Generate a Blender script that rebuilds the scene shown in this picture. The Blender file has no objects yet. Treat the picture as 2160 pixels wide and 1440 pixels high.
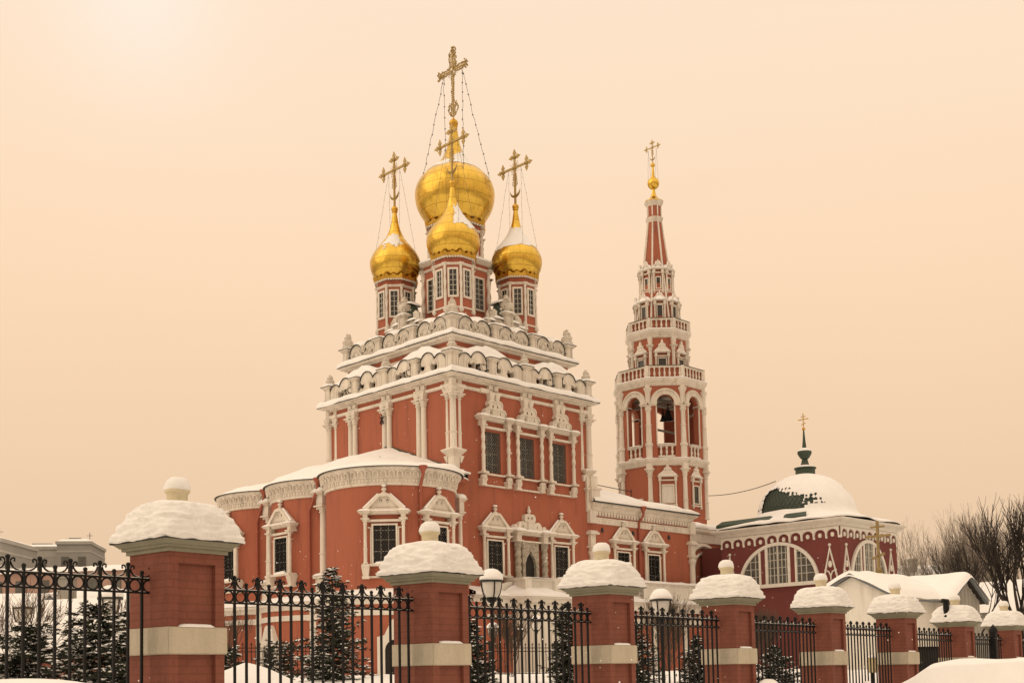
import bpy, bmesh, math, random
from mathutils import Matrix, Vector, noise
from mathutils.geometry import tessellate_polygon
R=math.radians; PI=math.pi; sin=math.sin; cos=math.cos
rng=random.Random(7)
sc=bpy.context.scene
COL=sc.collection

# ------------------------------------------------------------------ helpers
class MB:
    def __init__(s,M=None): s.v=[]; s.f=[]; s.M=M or Matrix()
    def add(s,vs,fs):
        n=len(s.v); M=s.M
        s.v+=[tuple(M@Vector(p)) for p in vs]
        s.f+=[tuple(i+n for i in f) for f in fs]
        return s
    def box(s,x0,x1,y0,y1,z0,z1):
        return s.add([(x0,y0,z0),(x1,y0,z0),(x1,y1,z0),(x0,y1,z0),(x0,y0,z1),(x1,y0,z1),(x1,y1,z1),(x0,y1,z1)],
              [(3,2,1,0),(4,5,6,7),(0,1,5,4),(1,2,6,5),(2,3,7,6),(3,0,4,7)])
    def taper(s,cx,cy,z0,z1,wx0,wy0,wx1,wy1):
        v=[]
        for z,wx,wy in ((z0,wx0,wy0),(z1,wx1,wy1)):
            v+=[(cx-wx,cy-wy,z),(cx+wx,cy-wy,z),(cx+wx,cy+wy,z),(cx-wx,cy+wy,z)]
        return s.add(v,[(3,2,1,0),(4,5,6,7),(0,1,5,4),(1,2,6,5),(2,3,7,6),(3,0,4,7)])
    def lathe(s,prof,seg=24,c=(0,0),ph=0.,twist=0.,a0=0.,a1=2*PI,rf=None,cap=True):
        full=abs(a1-a0-2*PI)<1e-6; n=seg if full else seg+1
        vs=[];fs=[]
        for k,(r,z) in enumerate(prof):
            for i in range(n):
                a=a0+ph+(a1-a0)*i/seg+twist*k
                q=r if rf is None else r*rf(a-ph,k)
                vs.append((c[0]+q*cos(a),c[1]+q*sin(a),z))
        m=len(prof)
        for k in range(m-1):
            for i in range(seg):
                j=(i+1)%n
                fs.append((k*n+i,k*n+j,(k+1)*n+j,(k+1)*n+i))
        if cap and full:
            if prof[0][0]>1e-4: fs.append(tuple(reversed(range(n))))
            if prof[-1][0]>1e-4: fs.append(tuple((m-1)*n+i for i in range(n)))
        return s.add(vs,fs)
    def ngon(s,prof,k,c=(0,0),cap=True):     # prof radii are apothems
        f=1/cos(PI/k)
        return s.lathe([(r*f,z) for r,z in prof],k,c,ph=PI/k,cap=cap)
    def tube(s,pts,r,seg=5,r1=None,close=False):
        pts=[Vector(p) for p in pts]; n=len(pts); vs=[];fs=[]
        for i,p in enumerate(pts):
            if close: t=pts[(i+1)%n]-pts[i-1]
            else: t=pts[min(i+1,n-1)]-pts[max(i-1,0)]
            if t.length<1e-9: t=Vector((0,0,1))
            t.normalize()
            u=t.cross(Vector((0,0,1)))
            if u.length<.08: u=t.cross(Vector((0,1,0)))
            u.normalize(); w=t.cross(u)
            rr=r if r1 is None else r+(r1-r)*i/max(1,n-1)
            for k in range(seg):
                a=2*PI*k/seg+PI/4
                vs.append(tuple(p+u*cos(a)*rr+w*sin(a)*rr))
        m=n if close else n-1
        for i in range(m):
            j=(i+1)%n
            for k in range(seg):
                l=(k+1)%seg
                fs.append((i*seg+k,j*seg+k,j*seg+l,i*seg+l))
        if not close:
            fs.append(tuple(range(seg))); fs.append(tuple((n-1)*seg+k for k in reversed(range(seg))))
        return s.add(vs,fs)
    def sphere(s,c,r,seg=12,rings=7,sz=1.):
        prof=[(r*sin(PI*i/rings),-r*cos(PI*i/rings)*sz+c[2]) for i in range(rings+1)]
        prof[0]=(1e-5,prof[0][1]);prof[-1]=(1e-5,prof[-1][1])
        return s.lathe(prof,seg,(c[0],c[1]),cap=False)
    def plate(s,outer,y0,y1,holes=()):      # polygon in x,z extruded in y (y0 = front)
        loops=[[Vector((p[0],p[1],0)) for p in outer]]+[[Vector((p[0],p[1],0)) for p in h] for h in holes]
        tri=tessellate_polygon(loops)
        flat=[p for l in loops for p in l]; n=len(flat)
        vs=[(p.x,y0,p.y) for p in flat]+[(p.x,y1,p.y) for p in flat]
        fs=[]
        for t in tri:
            a,b,c=[flat[i] for i in t]
            ccw=(b.x-a.x)*(c.y-a.y)-(b.y-a.y)*(c.x-a.x)>0
            t=tuple(t) if ccw else tuple(reversed(t))
            fs.append(t); fs.append(tuple(i+n for i in reversed(t)))
        o=0
        for li,l in enumerate(loops):
            m=len(l)
            ar=sum(l[i].x*l[(i+1)%m].y-l[(i+1)%m].x*l[i].y for i in range(m))
            for i in range(m):
                j=(i+1)%m
                q=(o+i,o+i+n,o+j+n,o+j)
                if (ar<0) != (li>0): q=tuple(reversed(q))
                fs.append(q)
            o+=m
        return s.add(vs,fs)
    def mesh(s,name,mat,smooth=35,bevel=0):
        me=bpy.data.meshes.new(name); me.from_pydata(s.v,[],s.f)
        if bevel:
            bm=bmesh.new(); bm.from_mesh(me)
            bmesh.ops.remove_doubles(bm,verts=bm.verts,dist=1e-5)
            es=[e for e in bm.edges if len(e.link_faces)==2 and e.calc_face_angle(0)>.5]
            bmesh.ops.bevel(bm,geom=es,offset=bevel,segments=2,affect='EDGES',clamp_overlap=True)
            bm.to_mesh(me); bm.free()
        if smooth:
            me.shade_smooth(); me.set_sharp_from_angle(angle=R(smooth))
        me.materials.append(mat); me.update()
        return me
    def build(s,name,mat,parent=None,smooth=35,bevel=0,T=None):
        o=bpy.data.objects.new(name,s.mesh(name,mat,smooth,bevel)); COL.objects.link(o)
        if parent: o.parent=parent
        if T is not None: o.matrix_local=T
        return o
def tag(o,label=None,cat=None,group=None,kind=None):
    if label: o['label']=label
    if cat: o['category']=cat
    if group: o['group']=group
    if kind: o['kind']=kind
    return o
def thing(name,label,cat,loc=(0,0,0),rz=0.,group=None):
    o=bpy.data.objects.new(name,None); COL.objects.link(o); o.location=loc; o.rotation_euler=(0,0,rz)
    o.empty_display_size=.2
    return tag(o,label,cat,group)
def child(name,me,parent,T=None):
    o=bpy.data.objects.new(name,me); COL.objects.link(o); o.parent=parent
    if T is not None: o.matrix_local=T
    return o
def copy_tree(o,parent=None):
    c=o.copy(); COL.objects.link(c)
    if parent: c.parent=parent
    for ch in list(o.children): copy_tree(ch,c)
    return c
def TR(x,y,z): return Matrix.Translation((x,y,z))
def RZ(a): return Matrix.Rotation(a,4,'Z')
def nz(x,y,z=0.,s=1.): return noise.noise(Vector((x*s,y*s,z*s)))

# ------------------------------------------------------------------ materials
def mat(name,base,rough=.85,metal=0.,var=.12,scale=1.2,bump=.0,bscale=20.,dark=None,dscale=.5,damt=.35,spec=.25,stretch=(1,1,1),streak=None):
    m=bpy.data.materials.new(name); m.use_nodes=True; nt=m.node_tree; N=nt.nodes; L=nt.links
    b=N['Principled BSDF']; b.inputs['Roughness'].default_value=rough; b.inputs['Metallic'].default_value=metal
    b.inputs['Specular IOR Level'].default_value=spec
    tc=N.new('ShaderNodeTexCoord'); mp=N.new('ShaderNodeMapping'); mp.inputs['Scale'].default_value=stretch
    L.new(tc.outputs['Object'],mp.inputs['Vector'])
    n=N.new('ShaderNodeTexNoise'); n.inputs['Scale'].default_value=scale; n.inputs['Detail'].default_value=6; n.inputs['Roughness'].default_value=.65
    L.new(mp.outputs[0],n.inputs['Vector'])
    r=N.new('ShaderNodeValToRGB')
    c=base; e=r.color_ramp.elements
    e[0].position=.3; e[1].position=.7
    e[0].color=(c[0]*(1-var),c[1]*(1-var),c[2]*(1-var),1); e[1].color=(min(1,c[0]*(1+var)),min(1,c[1]*(1+var)),min(1,c[2]*(1+var)),1)
    L.new(n.outputs['Fac'],r.inputs['Fac']); out=r.outputs['Color']
    if dark:
        n2=N.new('ShaderNodeTexNoise'); n2.inputs['Scale'].default_value=dscale; n2.inputs['Detail'].default_value=8; n2.inputs['Roughness'].default_value=.7
        L.new(mp.outputs[0],n2.inputs['Vector'])
        r2=N.new('ShaderNodeValToRGB'); r2.color_ramp.elements[0].position=.5; r2.color_ramp.elements[1].position=.72
        r2.color_ramp.elements[0].color=(0,0,0,1); r2.color_ramp.elements[1].color=(damt,)*3+(1,)
        L.new(n2.outputs['Fac'],r2.inputs['Fac'])
        mx=N.new('ShaderNodeMixRGB'); L.new(r2.outputs['Color'],mx.inputs[0]); L.new(out,mx.inputs[1]); mx.inputs[2].default_value=(*dark,1); out=mx.outputs[0]
    if streak:      # rain streaks and patched limewash
        mp2=N.new('ShaderNodeMapping'); mp2.inputs['Scale'].default_value=(1,1,.09); L.new(tc.outputs['Object'],mp2.inputs['Vector'])
        n4=N.new('ShaderNodeTexNoise'); n4.inputs['Scale'].default_value=3.2; n4.inputs['Detail'].default_value=7; n4.inputs['Roughness'].default_value=.7; L.new(mp2.outputs[0],n4.inputs['Vector'])
        r4=N.new('ShaderNodeValToRGB'); r4.color_ramp.elements[0].position=.52; r4.color_ramp.elements[1].position=.74
        r4.color_ramp.elements[0].color=(0,0,0,1); r4.color_ramp.elements[1].color=(streak[1],)*3+(1,); L.new(n4.outputs['Fac'],r4.inputs['Fac'])
        m4=N.new('ShaderNodeMixRGB'); L.new(r4.outputs['Color'],m4.inputs[0]); L.new(out,m4.inputs[1]); m4.inputs[2].default_value=(*streak[0],1); out=m4.outputs[0]
    L.new(out,b.inputs['Base Color'])
    if bump:
        n3=N.new('ShaderNodeTexNoise'); n3.inputs['Scale'].default_value=bscale; n3.inputs['Detail'].default_value=5
        L.new(tc.outputs['Object'],n3.inputs['Vector'])
        bp=N.new('ShaderNodeBump'); bp.inputs['Strength'].default_value=bump; bp.inputs['Distance'].default_value=.03
        L.new(n3.outputs['Fac'],bp.inputs['Height']); L.new(bp.outputs[0],b.inputs['Normal'])
    return m
def gold_mat(name,base,rough,sheets):
    m=mat(name,base,rough,1.,var=.1,scale=1.1,dark=(base[0]*.45,base[1]*.33,base[2]*.25),dscale=.9,damt=.7)  # mottling in the gilding colour, deepened to suggest dark brown reflections
    nt=m.node_tree; N=nt.nodes; L=nt.links; b=N['Principled BSDF']
    tc=N['Texture Coordinate']
    n=N.new('ShaderNodeTexNoise'); n.inputs['Scale'].default_value=1.6; n.inputs['Detail'].default_value=3
    L.new(tc.outputs['Object'],n.inputs['Vector'])
    bp=N.new('ShaderNodeBump'); bp.inputs['Strength'].default_value=.35; bp.inputs['Distance'].default_value=.12
    L.new(n.outputs['Fac'],bp.inputs['Height']); last=bp
    if sheets:
        sx=N.new('ShaderNodeSeparateXYZ'); L.new(tc.outputs['Object'],sx.inputs[0])
        at=N.new('ShaderNodeMath'); at.operation='ARCTAN2'; L.new(sx.outputs['Y'],at.inputs[0]); L.new(sx.outputs['X'],at.inputs[1])
        mu=N.new('ShaderNodeMath'); mu.operation='MULTIPLY'; mu.inputs[1].default_value=24/(2*PI); L.new(at.outputs[0],mu.inputs[0])
        cx=N.new('ShaderNodeCombineXYZ'); L.new(mu.outputs[0],cx.inputs['X']); L.new(sx.outputs['Z'],cx.inputs['Y'])
        br=N.new('ShaderNodeTexBrick'); br.offset=.5; br.inputs['Scale'].default_value=1.; br.inputs['Brick Width'].default_value=1.; br.inputs['Row Height'].default_value=.62
        br.inputs['Mortar Size'].default_value=.02; br.inputs['Mortar Smooth'].default_value=.3
        br.inputs['Color1'].default_value=(.35,.35,.35,1); br.inputs['Color2'].default_value=(.6,.6,.6,1); br.inputs['Mortar'].default_value=(0,0,0,1)
        L.new(cx.outputs[0],br.inputs['Vector'])
        b2=N.new('ShaderNodeBump'); b2.inputs['Strength'].default_value=.3; b2.inputs['Distance'].default_value=.02
        L.new(br.outputs['Color'],b2.inputs['Height']); L.new(bp.outputs[0],b2.inputs['Normal']); last=b2
        ml=N.new('ShaderNodeMixRGB'); ml.blend_type='MULTIPLY'; 
        src=b.inputs['Base Color'].links[0].from_socket
        iv=N.new('ShaderNodeMath'); iv.operation='MULTIPLY'; iv.inputs[1].default_value=.55; L.new(br.outputs['Fac'],iv.inputs[0]); L.new(iv.outputs[0],ml.inputs[0])
        L.new(src,ml.inputs[1]); ml.inputs[2].default_value=(.35,.25,.12,1); L.new(ml.outputs[0],b.inputs['Base Color'])
    L.new(last.outputs[0],b.inputs['Normal'])
    return m
def brick_mat(name,base,mortar,w=.25,h=.075,bumps=.5,msize=.008):
    m=mat(name,base,.85,var=.16,scale=2.2,dark=(base[0]*.55,base[1]*.5,base[2]*.5),dscale=1.4,damt=.7,stretch=(1,1,.6))
    nt=m.node_tree; N=nt.nodes; L=nt.links; b=N['Principled BSDF']; tc=N['Texture Coordinate']
    sx=N.new('ShaderNodeSeparateXYZ'); L.new(tc.outputs['Object'],sx.inputs[0])
    ad=N.new('ShaderNodeMath'); L.new(sx.outputs['X'],ad.inputs[0]); L.new(sx.outputs['Y'],ad.inputs[1])
    cx=N.new('ShaderNodeCombineXYZ'); L.new(ad.outputs[0],cx.inputs['X']); L.new(sx.outputs['Z'],cx.inputs['Y'])
    br=N.new('ShaderNodeTexBrick'); br.inputs['Scale'].default_value=1.; br.inputs['Brick Width'].default_value=w; br.inputs['Row Height'].default_value=h
    br.inputs['Mortar Size'].default_value=msize; br.inputs['Mortar Smooth'].default_value=.6
    br.inputs['Color1'].default_value=(.75,.75,.75,1); br.inputs['Color2'].default_value=(1,1,1,1); br.inputs['Mortar'].default_value=(.3,.3,.3,1)
    L.new(cx.outputs[0],br.inputs['Vector'])
    n=N.new('ShaderNodeTexNoise'); n.inputs['Scale'].default_value=30; n.inputs['Detail'].default_value=4; L.new(tc.outputs['Object'],n.inputs['Vector'])
    mm=N.new('ShaderNodeMixRGB'); mm.inputs[0].default_value=.35; L.new(br.outputs['Color'],mm.inputs[1]); L.new(n.outputs['Fac'],mm.inputs[2])
    bp=N.new('ShaderNodeBump'); bp.inputs['Strength'].default_value=bumps; bp.inputs['Distance'].default_value=.015
    L.new(mm.outputs[0],bp.inputs['Height']); L.new(bp.outputs[0],b.inputs['Normal'])
    ml=N.new('ShaderNodeMixRGB'); ml.blend_type='MULTIPLY'; ml.inputs[0].default_value=.2
    src=b.inputs['Base Color'].links[0].from_socket; L.new(src,ml.inputs[1]); L.new(br.outputs['Color'],ml.inputs[2]); L.new(ml.outputs[0],b.inputs['Base Color'])
    return m
M={}
M['red']=mat('terracotta_plaster',(.385,.126,.076),.9,var=.10,scale=.7,bump=.25,bscale=14,dark=(.30,.10,.06),dscale=.35,damt=.95,stretch=(1,1,.35),streak=((.22,.085,.06),.95))
M['stone']=mat('whitewashed_stone',(.72,.665,.58),.9,var=.10,scale=1.6,bump=.3,bscale=22,dark=(.44,.40,.33),dscale=.9,damt=.5,stretch=(1,1,.4),streak=((.38,.33,.26),.75))
M['carved']=mat('weathered_carving',(.62,.57,.49),.9,var=.16,scale=5,bump=.8,bscale=26,dark=(.33,.28,.22),dscale=3.,damt=.7)
M['greycarve']=mat('grey_carved_stone',(.42,.38,.31),.95,var=.35,scale=9,bump=1.,bscale=30,dark=(.16,.14,.11),dscale=5,damt=.8)
M['snow']=mat('fresh_snow',(.86,.855,.84),.75,var=.03,scale=2.,bump=.35,bscale=9,spec=.2)
M['snowfine']=mat('wind_rippled_snow',(.80,.795,.775),.8,var=.04,scale=6.,bump=.5,bscale=16,spec=.2,stretch=(1,1,2.2))
M['gold']=gold_mat('gilded_sheet',(.74,.49,.085),.27,True)
M['goldp']=gold_mat('gilded_metal',(.62,.37,.06),.33,False)
M['crossgold']=mat('dull_cross_gilding',(.40,.285,.115),.45,.8,var=.15,scale=6)
M['oldgilt']=mat('tarnished_gilding',(.26,.19,.085),.5,.6,var=.15,scale=6)
M['green']=mat('green_roof_paint',(.038,.062,.042),.5,var=.2,scale=3,dark=(.12,.13,.1),dscale=2,damt=.4,spec=.4)
M['flash']=mat('dark_metal_edge',(.045,.047,.042),.6,var=.25,scale=4)
M['iron']=mat('black_iron',(.006,.0055,.0055),.6,var=.3,scale=9,bump=.2,bscale=60,spec=.25)
M['glass']=mat('dark_window_glass',(.02,.02,.02),.1,var=.5,scale=1.1,spec=.6,bump=.25,bscale=2.5)
M['glassgrey']=mat('grey_window_glass',(.10,.10,.09),.2,var=.4,scale=1.5,spec=.5)
M['lead']=mat('grey_iron_lattice',(.14,.135,.12),.6,var=.3,scale=8)
M['wood']=mat('dark_door_wood',(.028,.025,.022),.7,var=.3,scale=4,stretch=(6,6,.6),bump=.4,bscale=30)
M['brick']=brick_mat('painted_brick',(.225,.08,.055),(.2,.1,.08),.22,.07,.5,.008)
M['band']=mat('grey_limestone',(.50,.445,.345),.9,var=.12,scale=3,bump=.35,bscale=30,dark=(.24,.23,.19),dscale=2.2,damt=.6,stretch=(1,1,.35))
M['capst']=mat('cap_stone',(.27,.26,.195),.9,var=.12,scale=3,bump=.3,bscale=30,dark=(.14,.13,.10),dscale=3,damt=.6)  # olive stone, its colour darkened for the shade on the underside
M['fin']=mat('yellow_finial_stone',(.62,.55,.38),.9,var=.15,scale=5,bump=.4,bscale=30,dark=(.28,.25,.18),dscale=7,damt=.8)
M['maroon']=mat('dark_red_plaster',(.175,.052,.047),.9,var=.1,scale=.8,bump=.25,bscale=16,dark=(.14,.044,.041),dscale=.5,damt=.5,streak=((.12,.045,.04),.5))
M['pipe']=mat('rust_red_pipe',(.33,.09,.055),.55,var=.12,scale=3,spec=.4)
M['white']=mat('white_plaster',(.72,.69,.62),.9,var=.06,scale=1.2,bump=.2,bscale=16,dark=(.52,.48,.41),dscale=.8,damt=.4,stretch=(1,1,.3),streak=((.46,.41,.34),.6))
M['whitebeam']=mat('white_paint',(.72,.69,.62),.8,var=.08,scale=4)
M['mullion']=mat('pale_window_bars',(.5,.48,.42),.7,var=.1,scale=4)
M['needle']=mat('fir_needles',(.035,.042,.026),.8,var=.4,scale=3)
M['yew']=mat('dark_evergreen_leaf',(.03,.036,.022),.8,var=.4,scale=3)
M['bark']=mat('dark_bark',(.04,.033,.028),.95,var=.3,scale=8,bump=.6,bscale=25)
M['barkfar']=mat('haze_grey_bark',(.21,.18,.15),.95,var=.25,scale=8)  # bark of the far trees, haze put into its lighter colour
M['twig']=mat('brown_twig',(.10,.07,.05),.9,var=.3,scale=8)
M['lampglass']=mat('milky_lamp_glass',(.62,.60,.55),.2,var=.06,scale=4,spec=.5)
M['concrete']=mat('haze_pale_render',(.42,.41,.38),.9,var=.08,scale=.4,dark=(.24,.24,.22),dscale=.3,damt=.4)  # far walls given a pale colour in place of haze
M['greyblk']=mat('haze_grey_render',(.31,.305,.285),.9,var=.08,scale=.4)  # grey of the far walls, lightened in the colour as haze would
M['pink']=mat('faded_pink_brick',(.40,.27,.22),.9,var=.12,scale=.6)
M['board']=mat('grey_boarding',(.30,.285,.25),.9,var=.2,scale=2,stretch=(9,9,.5),bump=.5,bscale=20)
M['bargeboard']=mat('slate_grey_trim',(.16,.17,.18),.7,var=.12,scale=4)
M['yellow']=mat('cream_metal_box',(.62,.53,.30),.5,var=.06,scale=4,spec=.4)
M['carpaint']=mat('dark_car_paint',(.03,.032,.04),.3,var=.2,scale=3,spec=.5)
M['rubber']=mat('tyre_rubber',(.02,.02,.02),.85,var=.3,scale=12)
M['slush']=mat('packed_road_snow',(.52,.51,.49),.85,var=.2,scale=.8,bump=.5,bscale=6,dark=(.28,.27,.25),dscale=.3,damt=.7)

# ------------------------------------------------------------------ camera
p_,r_=R(4.3554),R(1.1729)
fw=Vector((0,cos(p_),sin(p_))); up=Vector((0,-sin(p_),cos(p_))); rt=Vector((1,0,0))
cr=rt*cos(r_)-up*sin(r_); cu=rt*sin(r_)+up*cos(r_)
cam=bpy.data.cameras.new('camera'); co=bpy.data.objects.new('camera',cam); COL.objects.link(co)
mw=Matrix((( cr.x,cu.x,-fw.x,0),(cr.y,cu.y,-fw.y,0),(cr.z,cu.z,-fw.z,1.65),(0,0,0,1)))
co.matrix_world=mw
cam.sensor_width=36; cam.lens=36*2559.8/2160; cam.shift_y=(1235.2-720)/2160; cam.clip_start=.1; cam.clip_end=6000
sc.camera=co
sc.view_settings.view_transform='Standard'; sc.view_settings.look='None'; sc.view_settings.gamma=1.; sc.view_settings.exposure=0.
sc.view_settings.use_curve_mapping=False

# ------------------------------------------------------------------ sky and sun
SUN_AZ,SUN_EL=R(-52),R(32)            # azimuth from +Y, negative = left
w=bpy.data.worlds.new('World'); sc.world=w; w.use_nodes=True; nt=w.node_tree; N=nt.nodes; L=nt.links
bg=N['Background']
sky=N.new('ShaderNodeTexSky'); sky.sky_type='NISHITA'; sky.sun_disc=False; sky.sun_elevation=SUN_EL; sky.sun_rotation=SUN_AZ
sky.air_density=1.; sky.dust_density=6.; sky.ozone_density=1.
tc=N.new('ShaderNodeTexCoord'); sx=N.new('ShaderNodeSeparateXYZ'); L.new(tc.outputs['Generated'],sx.inputs[0])
rp=N.new('ShaderNodeValToRGB'); L.new(sx.outputs['Z'],rp.inputs['Fac'])
def lin(c): return tuple((x/255/12.92 if x/255<=.04045 else ((x/255+.055)/1.055)**2.4) for x in c)+(1,)
e=rp.color_ramp.elements
e[0].position=0.; e[0].color=lin((226,194,159))
e[1].position=1.; e[1].color=lin((255,232,206))
for ps,c in ((.03,(229,197,162)),(.14,(239,206,171)),(.24,(248,214,179)),(.33,(254,221,187)),(.43,(255,227,198)),(.55,(255,231,206))):
    k=e.new(ps); k.color=lin(c)
# soft brighter patch of cloud in front of the hidden sun (upper left)
gd=Vector((sin(R(-17.2)),cos(R(-17.2)),math.tan(R(29.4)))).normalized()
dp=N.new('ShaderNodeVectorMath'); dp.operation='DOT_PRODUCT'; dp.inputs[1].default_value=gd; L.new(tc.outputs['Generated'],dp.inputs[0])
pw=N.new('ShaderNodeMath'); pw.operation='POWER'; pw.inputs[1].default_value=560; L.new(dp.outputs['Value'],pw.inputs[0])
pm=N.new('ShaderNodeMath'); pm.operation='MULTIPLY'; pm.inputs[1].default_value=.42; pm.use_clamp=True; L.new(pw.outputs[0],pm.inputs[0])
nn=N.new('ShaderNodeTexNoise'); nn.inputs['Scale'].default_value=2.2; nn.inputs['Detail'].default_value=5; L.new(tc.outputs['Generated'],nn.inputs['Vector'])
mr=N.new('ShaderNodeMapRange'); mr.inputs['To Min'].default_value=.965; mr.inputs['To Max'].default_value=1.03; L.new(nn.outputs['Fac'],mr.inputs['Value'])
cl=N.new('ShaderNodeMixRGB'); cl.blend_type='MULTIPLY'; cl.inputs[0].default_value=1
zm_=N.new('ShaderNodeMapRange'); zm_.inputs['From Min'].default_value=.55; zm_.inputs['From Max'].default_value=.95; zm_.inputs['To Min'].default_value=1.; zm_.inputs['To Max'].default_value=1.5; L.new(sx.outputs['Z'],zm_.inputs['Value'])   # overcast is brightest overhead
zv=N.new('ShaderNodeVectorMath'); zv.operation='SCALE'; L.new(rp.outputs['Color'],zv.inputs[0]); L.new(zm_.outputs['Result'],zv.inputs['Scale']); L.new(zv.outputs[0],cl.inputs[1]); L.new(mr.outputs['Result'],cl.inputs[2])
m1=N.new('ShaderNodeMixRGB'); L.new(pm.outputs[0],m1.inputs[0]); L.new(cl.outputs[0],m1.inputs[1]); m1.inputs[2].default_value=(1.0,.96,.9,1)
m2=N.new('ShaderNodeMixRGB'); m2.inputs[0].default_value=.012          # thin trace of clear sky above the overcast
sv=N.new('ShaderNodeMixRGB'); sv.blend_type='MULTIPLY'; sv.inputs[0].default_value=1.; L.new(sky.outputs['Color'],sv.inputs[1]); sv.inputs[2].default_value=(.1,.1,.1,1)
L.new(m1.outputs[0],m2.inputs[1]); L.new(sv.outputs[0],m2.inputs[2]); L.new(m2.outputs[0],bg.inputs['Color']); bg.inputs['Strength'].default_value=1.0
sl=bpy.data.lights.new('sun','SUN'); sl.energy=.6; sl.angle=R(60); sl.color=(1.,.86,.68)
so=bpy.data.objects.new('sun',sl); COL.objects.link(so)
sd=Vector((sin(SUN_AZ)*cos(SUN_EL),cos(SUN_AZ)*cos(SUN_EL),sin(SUN_EL)))
sd=Vector((-.80,-.32,.52)).normalized()
sky.sun_elevation=math.asin(sd.z); sky.sun_rotation=math.atan2(sd.x,sd.y)
so.rotation_euler=sd.to_track_quat('Z','Y').to_euler()
#PART2
# ------------------------------------------------------------------ shared building pieces
def respath(pts,step,closed):
    out=[];n=len(pts)
    for i in range(n if closed else n-1):
        a=Vector(pts[i]);b=Vector(pts[(i+1)%n]);k=max(1,int(round((b-a).length/step)))
        for j in range(k): out.append((a+(b-a)*j/k))
    if not closed: out.append(Vector(pts[-1]))
    return out
def sweep(mb,pts,prof,step=.3,closed=True,zn=0.,on=0.,seed=0,zf=None):
    """profile (outward offset, z) swept along a counter-clockwise 2-d path"""
    P=respath([Vector(p) for p in pts],step,closed); n=len(P); nor=[]
    for i in range(n):
        a=P[i]-P[i-1] if (closed or i>0) else P[1]-P[0]
        b=P[(i+1)%n]-P[i] if (closed or i<n-1) else a
        a=a.normalized();b=b.normalized()
        na=Vector((a.y,-a.x));nb=Vector((b.y,-b.x));m=(na+nb)
        m=m/ max(.35,m.dot(na)) if m.length>1e-6 else na
        nor.append(m)
    vs=[];fs=[];K=len(prof)
    for i in range(n):
        for k,(o,z) in enumerate(prof):
            f=0 if k==0 else 1
            dz=zn*noise.noise(Vector((P[i].x*1.3+seed,P[i].y*1.3,k*.25)))*f
            do=on*noise.noise(Vector((P[i].x*1.1,P[i].y*1.1+seed,9.)))
            q=P[i]+nor[i]*(o+do)
            vs.append((q.x,q.y,z+dz+(zf(q.x,q.y) if zf else 0)))
    for i in range(n if closed else n-1):
        j=(i+1)%n
        for k in range(K-1): fs.append((i*K+k,j*K+k,j*K+k+1,i*K+k+1))
    if not closed:
        fs.append(tuple(reversed(range(K)))); fs.append(tuple((n-1)*K+k for k in range(K)))
    mb.add(vs,fs)
def snow_prof(d,h,z,lip=.6):
    return [(-.02,z-.01),(.035,z+.02),(.04,z+h*lip*.6),(0.,z+h*lip),(-d*.25,z+h*.85),(-d*.6,z+h),(-d,z+h*1.05)]
def sq(e,e2=None): e2=e2 or e; return [(-e,-e2),(e,-e2),(e,e2),(-e,e2)]
def octp(r): q=r/cos(PI/8); return [(q*cos(PI/8+k*PI/4),q*sin(PI/8+k*PI/4)) for k in range(8)]
def blob_snow(mb,cx,cy,wx,wy,z,h,seed=0,n=10,pw=2.6):
    """soft heap of snow on a rectangular top"""
    vs=[];fs=[]
    for i in range(n+1):
        for j in range(n+1):
            u=-1+2*i/n;v=-1+2*j/n
            k=max(0.,(1-abs(u)**pw)*(1-abs(v)**pw))**.42
            vs.append((cx+u*wx,cy+v*wy,z+h*k*(1+.22*nz(u*1.5+seed,v*1.5,seed))))
    for i in range(n):
        for j in range(n):
            a=i*(n+1)+j; fs.append((a,a+n+1,a+n+2,a+1))
    mb.add(vs,fs)
def column(mb,x,y,z0,z1,r,seg=12,twist=False,cap=.3,collar=.33):
    H=z1-z0
    zc=z0+H*collar
    mb.lathe([(r*1.35,z0),(r*1.35,z0+.06),(r*1.05,z0+.1),(r,z0+.12),(r,zc-.03),(r*1.22,zc-.015),(r*1.22,zc+.025),(r*.96,zc+.04)],seg,(x,y))
    if twist:
        n=18; za=zc+.04; zb=z1-cap
        mb.lathe([(r*.92,za+(zb-za)*i/n) for i in range(n+1)],seg,(x,y),rf=lambda a,k:1+.2*cos(2*(a-k*.42)))
    else: mb.lathe([(r*.95,zc+.03),(r*.85,z1-cap)],seg,(x,y))
    c=z1-cap
    mb.lathe([(r*1.15,c-.02),(r*1.15,c+.03),(r*.9,c+.05),(r*1.05,c+cap*.3),(r*1.2,c+cap*.55),(r*1.6,c+cap*.8)],seg,(x,y))
    q=r*1.75; mb.box(x-q,x+q,y-q,y+q,c+cap*.8,z1)
    for s in (-1,1):
        mb.sphere((x+s*r*1.05,y-r*1.0,c+cap*.62),r*.42,6,4)
def carved_lump(mb,x,y,z,h,wd,seed=0,k=26,dep=None):
    """knot of leaf scrolls: broad foot, pointed top"""
    g=random.Random(seed+5); dep=dep or wd*.7
    mb.lathe([(wd*.5,z),(wd*.62,z+h*.12),(wd*.5,z+h*.3),(wd*.62,z+h*.45),(wd*.36,z+h*.62),(wd*.42,z+h*.72),(wd*.16,z+h*.86),(wd*.2,z+h*.93),(.01,z+h)],10,(x,y))
    for i in range(k):
        a=g.uniform(0,2*PI); t=g.random(); rr=wd*(.7-.5*t)
        mb.sphere((x+rr*cos(a),y+rr*sin(a)*dep/wd,z+h*(.05+.8*t)),wd*g.uniform(.1,.22),6,4)
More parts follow.
